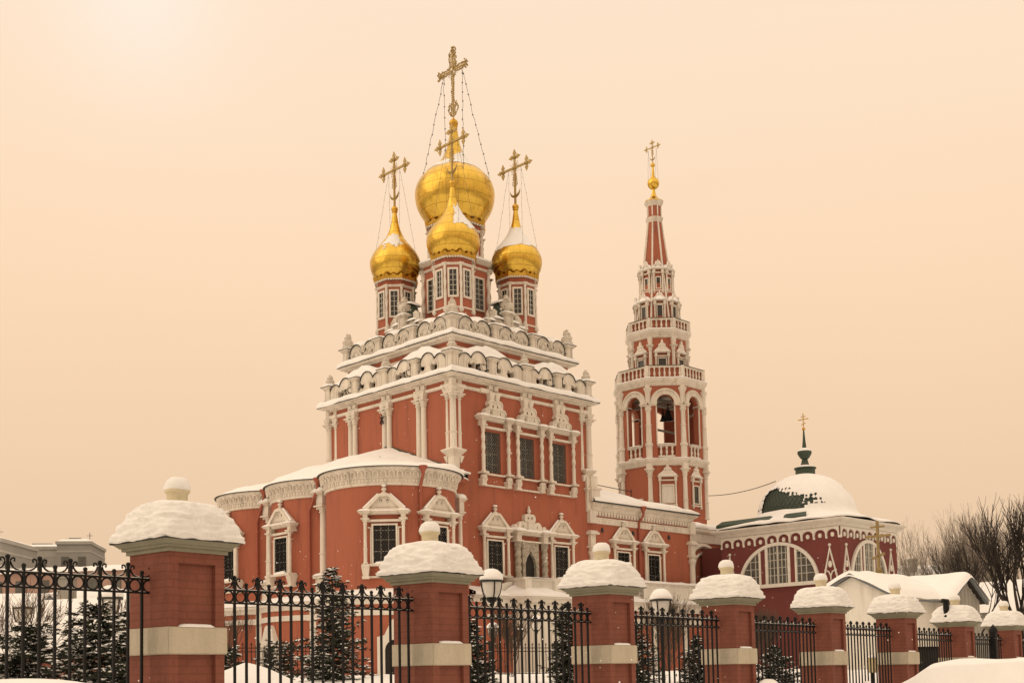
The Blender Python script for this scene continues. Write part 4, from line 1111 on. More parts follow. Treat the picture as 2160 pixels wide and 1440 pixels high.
bk=MB(); bk.box(-.58,.58,.17,.21,16.35,17.0); bkm=bk.mesh('parapet_backing',M['red'],0)
sn=MB(); blob_snow(sn,0,0,.6,.2,17.14,.07,3); snm=sn.mesh('snow',M['snow'],60)
for k in range(8):
    T=RZ(k*PI/4)@TR(0,-2.82,0)
    child('arcade_wall',pm_,BT,T); o=child('arch_moulding',trm,BT,T); child('parapet_backing',bkm,o); child('snow',snm,o)
m=MB(); m.ngon([(2.78,15.9),(2.78,16.2)],8); m.ngon([(2.8,21.15),(2.8,21.5)],8); m.build('tier_floor',M['white'],BT,0)
m=MB()
for z in (20.3,20.75):
    m.box(-2.3,2.3,-.1,.1,z,z+.16); m.box(-.1,.1,-2.3,2.3,z+.17,z+.3)
m.box(-2.2,2.2,-.08,.08,18.6,18.72)
for t in (-.5,.5): m.tube([(-2.,t,20.2),(2.,-t,20.6)],.06,6)
m.build('bell_beams',M['board'],BT,0)
def bell(x,y,z,r):
    m=MB(); m.lathe([(.02,z),(.25*r,z-.02),(.42*r,z-.15*r),(.5*r,z-.6*r),(.62*r,z-1.1*r),(.85*r,z-1.45*r),(1.*r,z-1.6*r),(.96*r,z-1.64*r),(.7*r,z-1.4*r),(.3*r,z-.4*r)],20,(x,y),cap=False)
    m.tube([(x,y,z-.05),(x,y,z+.5)],.035,6); m.tube([(x-.12,y,z+.02),(x-.1,y,z+.18),(x+.1,y,z+.18),(x+.12,y,z+.02)],.03,6); m.sphere((x,y,z-1.62*r),.09*r+.02,8,5)
    m.build('bell',M['iron'],BT,50)
bell(-.75,-1.25,19.75,.4); bell(.7,.3,19.9,.26); bell(-.9,.6,19.8,.3)
# mouldings, corner shafts
m=MB()
sweep(m,octp(2.82),[(0,15.7),(.1,15.74),(.14,15.84),(.26,15.98),(.3,16.06),(.3,16.14),(-.1,16.2)],50)
sweep(m,octp(2.82),[(0,21.14),(.1,21.18),(.14,21.3),(.26,21.44),(.3,21.54),(.3,21.6),(-.1,21.66)],50)
sweep(m,octp(1.9),[(0,24.7),(.1,24.74),(.14,24.9),(.28,25.06),(.3,25.16),(.3,25.22),(-.1,25.28)],50)
q=2.82/cos(PI/8)
for k in range(8):
    a=PI/8+k*PI/4; x,y=q*cos(a),q*sin(a)
    m.M=TR(x,y,0)@RZ(a+PI/2)
    column(m,0,0,12.2,15.5,.17,10,False,.5,.35); m.box(-.2,.2,-.2,.1,15.5,15.86)
    m.lathe([(.22,16.2),(.22,17.0),(.27,17.05),(.27,17.2),(.2,17.25),(.17,18.4),(.21,18.42),(.21,18.48),(.16,18.5),(.155,19.4),(.2,19.44),(.24,19.6),(.18,19.64),(.26,19.78)],10,(0,0))
    m.lathe([(.17,19.97),(.19,20.7),(.27,20.85),(.3,21.0),(.18,21.02),(.17,21.1),(.19,21.2)],10,(0,0))
q=1.9/cos(PI/8)
for k in range(8):
    a=PI/8+k*PI/4; m.M=TR(q*cos(a),q*sin(a),0)@RZ(a+PI/2)
    column(m,0,0,21.6,24.2,.13,10,False,.34,.42); m.taper(0,0,24.2,24.75,.12,.12,.17,.17)
m.M=Matrix(); m.build('tier_moulding',M['stone'],BT,35)
for r_0,pr_ in ((3.1,snow_prof(.3,.1,16.15)),(3.1,snow_prof(.25,.12,21.62)),(2.18,snow_prof(.2,.1,25.24))): s=MB(); sweep(s,octp(r_0),pr_,.25,zn=.04); s.build('ledge_snow',M['snow'],BT,60)
def balustrade(r,z0,z1,n):
    m=MB(); w=r*math.tan(PI/8); 
    m.box(-w-.03,w+.03,-.06,.1,z1-.12,z1); m.box(-w,w,-.05,.08,z0,z0+.1); 
    h=z1-z0
    for i in range(n):
        x=-w+2*w*(i+.5)/n
        m.lathe([(.055,z0+.1),(.04,z0+.16),(.085,z0+h*.38),(.045,z0+h*.6),(.05,z0+h*.75),(.075,z1-.12)],8,(x,0))
    m.lathe([(.12,z0),(.12,z1)],8,(-w,0))
    b=MB(); b.box(-w,w,.09,.13,z0,z1-.06)
    t=MB(); t.box(-w-.06,w+.06,-.1,.14,z1,z1+.03)
    a_,b_,c_=m.mesh('balustrade',M['stone'],35),b.mesh('parapet_backing',M['red'],0),t.mesh('flashing',M['flash'],0)
    for k in range(8):
        o=child('balustrade',a_,BT,RZ(k*PI/4)@TR(0,-r,0)); child('parapet_backing',b_,o); child('flashing',c_,o)
balustrade(2.9,21.64,22.5,7); balustrade(2.04,25.27,26.03,5)
# pedimented windows of the tower
def tw(z0,z1,hw,zc,style,glass='glass'):
    m=MB(); e=hw+.17
    for s_ in (-1,1):
        column(m,s_*e,-.1,z0-.22,zc-.3,.06,8,False,.2,.4); m.box(s_*e-.09,s_*e+.09,-.2,.06,zc-.3,zc-.06)
        m.sphere((s_*e,-.1,z0-.3),.09,6,4)
    m.box(-e+.06,e-.06,-.1,.06,zc-.34,zc-.25)
    m.box(-e-.16,e+.16,-.24,.06,zc-.08,zc)
    if style=='gable':
        half=[(e+.1,zc),(e*.72,zc+.22),(.22,zc+.36),(.26,zc+.5),(.1,zc+.6),(.04,zc+.82)]
        m.plate([(0,zc)]+half+[(0,zc+.86)]+[(-x,z) for x,z in reversed(half)],-.16,.05,[circ(-.15,zc+.4,.06,8,.7),circ(.15,zc+.4,.06,8,.7)])
    else:
        half=[(e,zc)]+[((e-.02)*cos(R(t)),zc+.04+.34*sin(R(t))) for t in range(0,80,12)]+[(.07,zc+.44),(.03,zc+.58)]
        m.plate([(0,zc)]+half+[(0,zc+.62)]+[(-x,z) for x,z in reversed(half)],-.16,.05,[circ(-.16,zc+.16,.07,8),circ(.16,zc+.16,.07,8)])
    m.plate(rect(-hw-.07,hw+.07,z0-.06,z1+.07),-.09,.04,[rect(-hw,hw,z0,z1)])
    m.box(-e-.1,e+.1,-.12,.05,z0-.22,z0-.14)
    g=MB(); g.plate(rect(-hw-.02,hw+.02,z0-.02,z1+.02),-.012,.02)
    s2=MB()
    for sg in (-1,1): s2.tube([(sg*(e+.08),-.1,zc+.05),(sg*e*.6,-.1,zc+.28),(sg*.1,-.1,zc+.5)],.045,5)
    blob_snow(s2,0,-.12,e+.15,.14,zc,.07,2)
    return Kind('tower_window',m.mesh('tower_window',M['stone'],30),[('pane',g.mesh('pane',M[glass],0)),('snow',s2.mesh('snow',M['snow'],60))])
k1=tw(13.2,14.35,.27,15.0,'gable'); k1b=tw(13.2,14.35,.36,15.0,'gable','white'); k2=tw(22.1,23.25,.26,23.72,'gable')
for k in range(8):
    (k1b if k==7 else k1).put(BT,RZ(k*PI/4)@TR(0,-2.82,0)) if k!=6 else None
    k2.put(BT,RZ(k*PI/4)@TR(0,-1.9,0))
m=MB(); m.plate([(-.55,12.0),(.55,12.0),(.55,13.55),(-.55,13.55)],-.14,.1,[[(-.28,12.0),(.28,12.0),(.28,12.9)]+[(.28*cos(R(t)),12.9+.28*sin(R(t))) for t in range(20,180,20)]+[(-.28,12.9)]]); 
o=m.build('roof_doorway',M['stone'],BT,0,T=RZ(-PI/2)@TR(0,-2.82,0)); g=MB(); g.plate(rect(-.3,.3,12.0,13.25),-.03,.02); g.build('door',M['wood'],o,0)
# tented spire with dormers
m=MB(); m.ngon([(1.72,25.2),(1.5,26.0),(.8,30.5),(.45,33.55),(.45,34.8)],8); m.build('spire',M['red'],BT,0)
m=MB()
for k in range(8):
    a=PI/8+k*PI/4; f=1/cos(PI/8)
    m.tube([(r*f*cos(a),r*f*sin(a),z) for r,z in ((1.72,25.2),(1.5,26.0),(.8,30.5),(.45,33.55))],.085,6,.06)
    m.tube([(.45*f*cos(a),.45*f*sin(a),33.9),(.45*f*cos(a),.45*f*sin(a),34.7)],.05,6)
m.ngon([(.44,33.4),(.46,33.45),(.58,33.66),(.6,33.78),(.48,33.84)],8); m.ngon([(.46,34.62),(.48,34.66),(.62,34.86),(.66,34.95),(.4,35.0)],8)
m.build('spire_ribs',M['stone'],BT,35)
d1=tw(28.45,29.2,.13,29.85,'round'); d2=tw(26.2,27.1,.17,27.5,'round')
for z0,z1,r0,kd,hw_,r1 in ((28.2,29.8,1.05,d1,.34,.8),(26.0,27.45,1.43,d2,.44,1.2)):
    b=MB(); b.box(-hw_,hw_,0,r0-.3,z0,z1); bm_=b.mesh('dormer_body',M['red'],0)
    rf=MB(); rf.tube([(hw_*1.1*cos(R(t))*1.0,.1,z1+.36*sin(R(t))) for t in range(0,181,20)],.03,4)
    s=MB(); s.lathe([(hw_*1.15,z1+.02),(hw_*1.0,z1+.22),(hw_*.55,z1+.4),(.01,z1+.46)],10,(0,.18)); sm_=s.mesh('dormer_snow',M['snow'],60)
    for k in range(8):
        T=RZ(k*PI/4)@TR(0,-r0,0); o=child('dormer_body',bm_,BT,T); child('dormer_snow',sm_,o)
        kd.put(BT,T)
# gilded top
m=MB(); m.ngon([(.64,34.97),(.6,35.05),(.34,35.2),(.2,35.4),(.12,35.7),(.1,35.95)],8); m.sphere((0,0,36.36),.42,28,16,1.04); m.lathe([(.2,36.74),(.19,36.8),(.11,36.84),(.075,37.3),(.07,37.55)],14); m.sphere((0,0,37.7),.165,16,9)
o=m.build('gilded_finial',M['gold'],BT,40)
k=.56; small_cross(o,37.85,k); chains(o,37.85+1.0,.36,36.6,.36,.006,.016)
m=MB(); m.tube([(2.95,-1.5,14.1),(5.2,-1.6,13.8)],.0,3) if False else None

# ------------------------------------------------------------------ domed side chapel
CP=thing('chapel','low dark red chapel with a snow-covered green dome, white arched frieze and lunette windows','chapel',ch2w(20.45,-10.5),R(90-44.87))
HX,HY=3.45,4.25          # half sizes: along church axis, across
m=MB(); m.box(-HX,HX,-HY,HY,.8,10.5); m.build('wall',M['maroon'],CP,0)
m=MB(); m.box(-HX+.9,HX,HY,HY+2.2,.8,9.9); m.build('link_wall',M['maroon'],CP,0)
m=MB(); sweep(m,[(-HX,-HY),(HX,-HY),(HX,HY),(-HX,HY)],[(0,10.3),(.1,10.34),(.2,10.5),(.42,10.62),(.5,10.7),(.5,10.78),(-.5,10.84)],50); m.build('eaves',M['white'],CP,0)
def frieze(hw_,n):
    m=MB(); p=2*hw_/n
    for i in range(n):
        x=-hw_+p*(i+.5)
        m.plate([(x-p/2,10.3),(x-p/2,9.72),(x-p/2+.05,9.72)]+[(x+(p/2-.06)*cos(R(t)),9.9+.0+.26*sin(R(t))) for t in range(180,-1,-15)]+[(x+p/2-.05,9.72),(x+p/2,9.72),(x+p/2,10.3)],-.09,.04)
        m.plate(circ(x,9.83,.14,14,.8),-.08,.04)
    for i in range(n+1): m.sphere((-hw_+p*i,-.03,9.68),.085,8,5)
    return m
for T,h,n in ((RZ(0)@TR(0,-HY,0),HX-.05,9),(RZ(-PI/2)@TR(0,-HX,0),HY-.05,10)):
    frieze(h,n).build('arched_frieze',M['whitebeam'],CP,35,T=T)
def lunette(hw_,h,z0):
    m=MB(); n=28
    el=lambda k,a,b:[(a*cos(R(180*i/k)),z0+b*sin(R(180*i/k))) for i in range(k+1)]
    m.plate(el(n,hw_+.2,h+.2)+list(reversed(el(n,hw_,h))),-.14,.05)
    m.box(-hw_-.3,hw_+.6,-.22,.05,z0-.22,z0)
    mw=hw_*.3
    for s_ in (-1,1):
        for x,d in ((mw,.09),(mw*1.62,.07)):
            zt=z0+h*math.sqrt(max(0,1-(x/hw_)**2)); m.box(s_*x-d,s_*x+d,-.12,.03,z0,zt)
    r=[]
    for s_ in (-1,1):
        r.append(MB()); x0,x1=mw+.09,mw*1.62-.07
        r[-1].plate([(s_*x0,z0),(s_*x1,z0),(s_*x1,z0+h*math.sqrt(1-(x1/hw_)**2)-.02),(s_*x0,z0+h*math.sqrt(1-(x0/hw_)**2)-.02)] ,-.07,.03)
    g=MB(); g.plate(el(n,hw_,h),-.02,.02)
    b=MB(); 
    def bar(x,zb=0): 
        zt=z0+h*math.sqrt(max(0.,1-(x/hw_)**2)); b.box(x-.025,x+.025,-.06,-.021,z0,zt)
    for x in (-mw*.7,-mw*.35,mw*.35,mw*.7): bar(x)
    b.box(-.06,.06,-.08,-.021,z0,z0+h); 
    for s_ in (-1,1):
        for x in (mw*2.05,mw*2.5): bar(s_*x)
    for z in (.22,.42,.62,.8):
        x=hw_*math.sqrt(1-z*z); b.box(-min(mw-.09,x),min(mw-.09,x),-.055,-.022,z0+h*z-.02,z0+h*z+.02)
        if x>mw*1.62: 
            for s_ in (-1,1): b.box(min(s_*(mw*1.62+.07),s_*x),max(s_*(mw*1.62+.07),s_*x),-.055,-.022,z0+h*z-.02,z0+h*z+.02)
    return m,g,b,r
for T,a in ((RZ(0)@TR(-.25,-HY,0),(2.0,2.3,7.15)),(RZ(-PI/2)@TR(-.05,-HX,0),(2.65,2.35,7.15))):
    m,g,b,r=lunette(*a); o=m.build('lunette_window',M['whitebeam'],CP,35,T=T); g.build('pane',M['glassgrey'],o,0); b.build('glazing_bars',M['mullion'],o,0); [q.build('red_panel',M['maroon'],o,0) for q in r]
def zig():
    m=MB(); z0=7.12
    for s_ in (-1,1):
        m.add([(s_*.52,-.07,z0),(s_*.42,-.07,z0),(0,-.07,z0+1.75),(0,-.07,z0+2.05),(s_*.52,.03,z0),(s_*.42,.03,z0),(0,.03,z0+1.75),(0,.03,z0+2.05)],[(0,1,2,3),(0,3,7,4),(1,5,6,2),(3,2,6,7)] )
        m.tube([(s_*.4,-.03,z0+.62),(s_*.12,-.03,z0+.5),(0,-.03,z0+.25),(0,-.03,z0)],.045,5)
    m.plate(circ(0,z0+.95,.2,14,.62),-.07,.03); m.sphere((0,-.03,z0+2.1),.1,8,5)
    return m.mesh('spear_ornament',M['whitebeam'],0)
zm=zig()
for T in (RZ(0)@TR(-2.85,-HY,0),RZ(0)@TR(2.6,-HY,0),RZ(-PI/2)@TR(3.55,-HX,0),RZ(-PI/2)@TR(-3.6,-HX,0)): child('spear_ornament',zm,CP,T)
m=MB(); dm=[(3.02*cos(R(t)),11.65+2.55*sin(R(t))) for t in range(0,84,6)]
m.lathe(dm,48); m.ngon([(HX+.2,10.8),(HX-1.1,11.0),(2.05,11.3)],4); m.build('dome',M['green'],CP,50)
d=MB()     # diamond seams on the bare sheet metal
for i in range(64):
    a=2*PI*i/64
    for s_ in (-1,1):
        d.tube([(3.035*cos(R(t))*cos(a+s_*t*.009),3.035*cos(R(t))*sin(a+s_*t*.009),11.65+2.565*sin(R(t))) for t in range(4,60,7)],.014,3)
d.build('dome_seams',M['flash'],CP,0)
s=MB(); vs=[];fs=[];S=288;T_=[]
prof=[(HX+1.75,10.86),(HX+1.8,10.95),(HX+1.5,11.08),(HX+.9,11.2),(HX+.35,11.32),(3.3,11.5),(3.12,11.75)]+[(3.1*cos(R(t)),11.65+2.63*sin(R(t))) for t in [6+1.5*q for q in range(54)]]
for k_,(r,z) in enumerate(prof):
    for i in range(S):
        a=2*PI*i/S
        c,s_=cos(a),sin(a)
        f=1.
        if k_<5:
            n_=8; f0=1/((abs(c)**n_+abs(s_)**n_)**(1/n_)); bl=(1,1,.95,.8,.5)[k_]
            rx=(HX+.55)/(HX+.55); 
            ax=(HX+.55)*f0*c; ay=(HY+.55)*f0*s_
            q_=(0,-.02,.25,.8,1.)[k_]
            q2=max(0,min(1,(k_-1)/4))
            px=ax*(1-q2)+3.3*c*q2; py=ay*(1-q2)+3.3*s_*q2
        else: px,py=r*c,r*s_
        nzv=nz(px*.7,py*.7,z*.7)
        px+=c*.05*nzv;py+=s_*.05*nzv
        vs.append((px,py,z+.09*nzv))
for k_ in range(len(prof)-1):
    t=(prof[k_][1]+prof[k_+1][1])/2
    for i in range(S):
        a=2*PI*(i+.5)/S; n_=nz(cos(a)*2.5,sin(a)*2.5,t*1.6)+.5*nz(cos(a)*8,sin(a)*8,t*5)+.45*math.sin(32*a+t*11)*math.sin(32*a-t*11)
        da=angd(a,-3*PI/4-.82)
        bare=(abs(da+.12*n_)<.55 and 11.8<t<13.05-.6*da+.3*n_) or (abs(da)<.95 and t<13.3 and t>11.9 and n_>.42) or (abs(angd(a,-.35))<.28 and 12.3<t<13.5 and n_>-.15)
        if bare: continue
        j=(i+1)%S; fs.append((k_*S+i,k_*S+j,(k_+1)*S+j,(k_+1)*S+i))
s.add(vs,fs); s.build('dome_snow',M['snow'],CP,60)
m=MB(); m.add([(-HX-.3,-2.2,11.14),(-HX-.3,4.4,11.14),(-HX+.1,4.2,11.42),(-HX+.1,-2.0,11.42),(-HX-.28,-2.2,10.95),(-HX-.28,4.4,10.95)],[(0,3,2,1),(0,1,5,4)]); m.build('bare_roof_strip',M['green'],CP,0)
m=MB(); m.lathe([(.62,14.0),(.62,14.62),(.7,14.64),(.7,14.72),(.3,14.76),(.26,14.95),(.2,15.15),(.22,15.2),(.15,15.24),(.3,15.38),(.43,15.6),(.46,15.75),(.42,15.8),(.12,15.92),(.13,16.1),(.09,16.5),(.045,17.15)],24)
o=m.build('lantern',M['green'],CP,40)
s=MB(); s.lathe([(.6,14.72),(.5,14.84),(.25,14.9)],16); s.lathe([(.41,15.8),(.33,15.94),(.1,16.02)],14); s.build('snow',M['snow'],o,60)
g=MB(); g.sphere((0,0,17.25),.105,12,7); g.box(-.02,.02,-.02,.02,17.3,18.2); g.box(-.34,.34,-.02,.02,17.85,17.9); g.box(-.17,.17,-.02,.02,18.03,18.07); g.add([(-.15,-.015,17.6),(.15,-.015,17.5),(.15,-.015,17.54),(-.15,-.015,17.64),(-.15,.015,17.6),(.15,.015,17.5),(.15,.015,17.54),(-.15,.015,17.64)],[(0,1,2,3),(7,6,5,4),(3,2,6,7),(0,4,5,1)])
for x,z in ((-.34,17.875),(.34,17.875),(0,18.22)): g.sphere((x,0,z),.045,8,5)
g.build('gilded_cross',M['goldp'],o,30,T=RZ(PI/2))
a=Vector(ch2w(19.14+2.2,-1.9,14.05)); b=Vector(ch2w(20.45-1.9,-10.5+1.0,13.8))
m=MB(); m.tube([a.lerp(b,t/12)-Vector((0,0,.25*4*(t/12)*(1-t/12))) for t in range(13)],.03,4)
tag(m.build('overhead_cable',M['lead'],None,0),'thin grey cable strung from the bell tower to the green chapel dome','cable')
# ------------------------------------------------------------------ ground and street
FA=Vector((.632,.775)); FN=Vector((.775,-.632)); F0=Vector((-3.076,11.116))      # fence line: along, toward the street, first pillar
def fd(x,y): return -((x-F0.x)*FN.x+(y-F0.y)*FN.y)
def sstep(a,b,t): t=max(0,min(1,(t-a)/(b-a))); return t*t*(3-2*t)
def hgt(x,y):
    d=fd(x,y)
    if d>0: h=.95+.72*sstep(-.3,4.5,d)+.28*sstep(5,40,d)+.1*nz(x*.5,y*.5,1.)+.05*nz(x*1.6,y*1.6,4.)
    else: h=.95*sstep(-1.0,-.1,d)+.12*nz(x*.9,y*.9,2.)*sstep(-3.,-.6,d)+(0 if d>-2.6 else 0)
    if d<-11.5: h+=.22*sstep(-11.5,-13,d)+.1*nz(x*.4,y*.4,6)*sstep(-11.5,-13,d)
    r=math.hypot(x,y)
    return h
def axis_vals(lo,hi,st,far):
    v=[lo+st*i for i in range(int((hi-lo)/st)+1)]; a,b=[],[]
    q=st
    x=v[-1]
    while x<far: q*=1.28; x+=q; b.append(x)
    q=st; x=v[0]
    while x>-far: q*=1.28; x-=q; a.append(x)
    return list(reversed(a))+v+b
X=axis_vals(-34,36,.55,4200);Y=axis_vals(-14,70,.55,4200)
vs=[(x,y,hgt(x,y) if abs(x)<200 and abs(y)<300 else 1.6) for x in X for y in Y]; ny=len(Y)
fs=[(i*ny+j,(i+1)*ny+j,(i+1)*ny+j+1,i*ny+j+1) for i in range(len(X)-1) for j in range(ny-1)]
gm=mat('snow_ground',(.84,.835,.82),.8,var=.04,scale=.6,bump=.35,bscale=3.5)
nt=gm.node_tree;N=nt.nodes;L=nt.links;b=N['Principled BSDF']
ge=N.new('ShaderNodeNewGeometry'); vl=N.new('ShaderNodeVectorMath'); vl.operation='DISTANCE'; vl.inputs[1].default_value=(0,50,0); L.new(ge.outputs['Position'],vl.inputs[0])
mr=N.new('ShaderNodeMapRange'); mr.inputs['From Min'].default_value=95; mr.inputs['From Max'].default_value=170; L.new(vl.outputs['Value'],mr.inputs['Value'])  # far ground darkened as unseen city, added for the gilded domes to reflect
n=N.new('ShaderNodeTexNoise'); n.inputs['Scale'].default_value=.018; n.inputs['Detail'].default_value=7; L.new(ge.outputs['Position'],n.inputs['Vector'])
r=N.new('ShaderNodeValToRGB'); r.color_ramp.elements[0].position=.36; r.color_ramp.elements[1].position=.5; L.new(n.outputs['Fac'],r.inputs['Fac'])
mu=N.new('ShaderNodeMath'); mu.operation='MULTIPLY'; L.new(mr.outputs['Result'],mu.inputs[0]); L.new(r.outputs['Color'],mu.inputs[1])
mx=N.new('ShaderNodeMixRGB'); L.new(mu.outputs[0],mx.inputs[0]); L.new(b.inputs['Base Color'].links[0].from_socket,mx.inputs[1]); mx.inputs[2].default_value=(.13,.11,.09,1); L.new(mx.outputs[0],b.inputs['Base Color'])
o=MB().add(vs,fs).build('ground',gm,None,60); tag(o,'snow-covered ground rising from the street to the churchyard','ground',kind='structure')
m=MB(); vs=[];fs=[];n=60
for i in range(n+1):
    t=-60+150*i/n
    for d in (-10.6,-8,-5.4): p=F0+FA*t-FN*d*1.0; p=F0+FA*t+FN*(-d); vs.append((p.x,p.y,.05))
for i in range(n):
    for j in range(2): a=i*3+j; fs.append((a,a+1,a+4,a+3))
tag(m.add(vs,fs).build('street',M['slush'],None,0),'packed snow on the street where the viewer stands','street',kind='structure')

# ------------------------------------------------------------------ brick fence pillars
EZ=[2.954,2.84,2.85,2.83,2.80,2.80,2.70,2.68]
FR=R(90-39.2)
def pillar_proto():
    root=thing('brick_pillar','nearest and largest brick fence pillar under a thick snow cap, far left of the fence','fence pillar',group='brick fence pillars')
    m=MB()
    m.box(-.3,.3,-.255,.3,.2,2.9)
    m.plate(rect(-.3,.3,.2,2.9),-.3,-.256,[rect(-.2,.2,2.17,2.74),rect(-.2,.2,.9,1.93)])
    m.build('shaft',M['brick'],root,0)
    m=MB(); m.box(-.322,.322,-.322,.322,1.925,2.17); m.build('stone_band',M['band'],root,0,bevel=.008)
    m=MB(); m.box(-.325,.325,-.325,.325,2.84,2.875); m.box(-.355,.355,-.355,.355,2.876,2.9); m.taper(0,0,2.901,2.94,.365,.365,.41,.41); m.build('cap_stone',M['capst'],root,0)
    m=MB(); m.box(-.43,.43,-.43,.43,2.941,2.953); m.build('metal_flashing',M['flash'],root,0)
    m=MB(); blob_snow(m,0,-.275,.2,.045,2.168,.03,2,8,4); m.build('ledge_snow',M['snow'],root,60)
    m=MB(); m.lathe([(.095,3.1),(.095,3.395),(.1,3.41),(.116,3.425),(.118,3.445),(.1,3.455)],24)
    fi=m.build('finial',M['fin'],root,40)
    m=MB(); m.lathe([(.115,3.44),(.122,3.455),(.118,3.49),(.1,3.535),(.062,3.562),(.001,3.57)],24,rf=lambda a,k:1+.05*sin(a*3+k)); m.build('snow',M['snowfine'],fi,70)
    return root
def snow_cap(root,sd):
    vs=[];fs=[];S=112;K=44
    prof=smoothprof([(1.01,-.02),(1.03,.05),(1.005,.14),(.98,.28),(.955,.45),(.925,.58),(.865,.73),(.76,.87),(.57,.965),(.3,.995),(0.001,1.0)][0:],4)
    prof=[(a,b) for a,b in prof]
    for q,(r,h) in enumerate(prof):
        t=1-max(0,min(1,r)); n_=max(3.4,20/(1+7*max(0,h)**1.2))
        for i in range(S):
            a=2*PI*i/S; c,s_=cos(a),sin(a)
            f=1/((abs(c)**n_+abs(s_)**n_)**(1/n_))
            x,y=.438*r*f*c,.438*r*f*s_; z=2.955+.37*h
            v=Vector((x*7.5+sd*7,y*7.5,z*26)); w_=noise.noise(v)+.5*noise.noise(v*2.3)+.25*noise.noise(v*5)
            k=.026*w_*(1 if .03<h<.9 else .3 if h>.03 else .15)
            big=.03*nz(x*3.2+sd*3,y*3.2+sd,z*2)
            x+=c*(k+big);y+=s_*(k+big); z+=k*.5+(.02*nz(x*5,y*5,sd) if h>.9 else 0)+(.012*nz(c*5,s_*5,sd) if h<.02 else 0)
            vs.append((x,y,z))
    for q in range(len(prof)-1):
        for i in range(S): j=(i+1)%S; fs.append((q*S+i,q*S+j,(q+1)*S+j,(q+1)*S+i))
    m=MB(); m.add(vs,fs); return m.build('snow_cap',M['snowfine'],root,75)
plab=['second brick fence pillar from the left, in front of the large apse','third brick fence pillar from the left, below the far corner of the tall church block','fourth brick fence pillar from the left, in front of the dark red chapel wall','fifth brick fence pillar from the left, just left of the white shed','sixth brick fence pillar from the left, before the shed roof','seventh brick fence pillar from the left, the lower of the last two','last brick fence pillar at the right edge beside the gate']
pr=pillar_proto()
PIL=[pr]
for i in range(1,8):
    c=copy_tree(pr); c['label']=plab[i-1]; PIL.append(c)
for i,c in enumerate(PIL):
    p=F0+FA*3.405*i*1.0; c.location=(p.x,p.y,EZ[i]-2.954); c.rotation_euler=(0,0,FR); snow_cap(c,i*3+1)

# ------------------------------------------------------------------ iron fence panels
def fence_proto():
    root=thing('iron_fence','black wrought iron fence panel','fence',group='iron fence panels between the pillars')
    NB=20; st=.14; x0=.37
    tall=MB(); tall.box(-.0105,.0105,-.0105,.0105,.7,2.70); tall.sphere((0,0,2.715),.021,10,7); tall.box(-.014,.014,-.014,.014,2.6,2.66)
    sh=MB(); sh.box(-.0105,.0105,-.0105,.0105,.7,2.635); sh.sphere((0,0,2.65),.02,10,7); sh.lathe([(.018,2.615),(.014,2.63)],8)
    sc_=MB()
    for s in (-1,1):
        P=[(s*.124,2.604),(s*.1,2.606),(s*.075,2.613),(s*.05,2.628),(s*.032,2.65),(s*.024,2.672),(s*.026,2.692),(s*.038,2.706),(s*.053,2.707),(s*.063,2.698),(s*.062,2.686),(s*.053,2.682)]
        sc_.tube([(x,0,z) for x,z in P],.0085,6)
    scn=MB()
    for s in (-1,1): scn.tube([(s*.115,0,2.612),(s*.09,0,2.615),(s*.065,0,2.625),(s*.045,0,2.64)],.005,4)
    tm,sm_,cm2,snm2=tall.mesh('picket',M['iron'],40),sh.mesh('picket',M['iron'],40),sc_.mesh('scroll',M['iron'],60),scn.mesh('snow',M['snow'],60)
    for k in range(NB):
        x=x0+st*k
        if k%2==0: o=child('picket',tm,root,TR(x,0,0)); child('scroll',cm2,o); child('snow',snm2,o)
        else: child('picket',sm_,root,TR(x,0,0))
    for z in (2.585,2.462):
        m=MB(); m.box(.27,3.135,-.013,.013,z,z+.016); m.build('rail',M['iron'],root,0)
    m=MB(); m.box(.27,3.135,-.016,.016,1.02,1.045); m.build('rail',M['iron'],root,0)
    m=MB(); m.box(.3,3.1,-.008,.008,2.602,2.607); m.box(.3,3.1,-.006,.006,2.479,2.482); m.build('rail_snow',M['snow'],root,0)
    m=MB()
    for k in range(-1,NB):
        xc=x0+st*(k+.5); m.tube([(xc+.055*cos(2*PI*i/20),0,2.532+.054*sin(2*PI*i/20)) for i in range(20)],.009,5,close=True)
    m.build('ring_band',M['iron'],root,60)
    m=MB()
    for s,xe in ((-1,.27),(1,3.135)):
        m.tube([(xe,0,2.455),(xe+s*.012,0,2.44),(xe+s*.0,0,2.43)],.014,6); m.tube([(xe-s*.0,0,2.46),(xe,0,2.6)],.01,6); m.sphere((xe,0,2.6),.018,8,5); m.sphere((xe,0,2.45),.02,8,5)
        m.tube([(xe-s*.11,0,2.604),(xe-s*.04,0,2.62),(xe-s*.005,0,2.65),(xe+s*.004,0,2.68),(xe-s*.012,0,2.7),(xe-s*.035,0,2.695),(xe-s*.03,0,2.68)],.0068,6)
    m.build('end_scroll',M['iron'],root,50)
    return root
flab=['black iron fence panel left of the nearest pillar, in front of the snowy evergreen bush','black iron fence panel between the first and second pillars, before the tall fir','black iron fence panel between the second and third pillars, before the globe lamp','black iron fence panel between the third and fourth pillars, below the refectory','black iron fence panel between the fourth and fifth pillars, before the bushy fir','black iron fence panel between the fifth and sixth pillars, before the cream box','black iron fence panel between the sixth and seventh pillars, with a black floodlight on it','black iron fence panel between the last two pillars, by the gate post','last sliver of black iron fence right of the last pillar']
fp=fence_proto(); FEN=[fp]+[copy_tree(fp) for _ in range(8)]
for i,c in enumerate(FEN):
    p=F0+FA*3.405*(i-1)
    dz=(EZ[max(0,i-1)]+EZ[min(7,i)])/2-2.954+.012
    c.location=(p.x,p.y,dz+.0); c.rotation_euler=(0,0,FR); c['label']=flab[i]
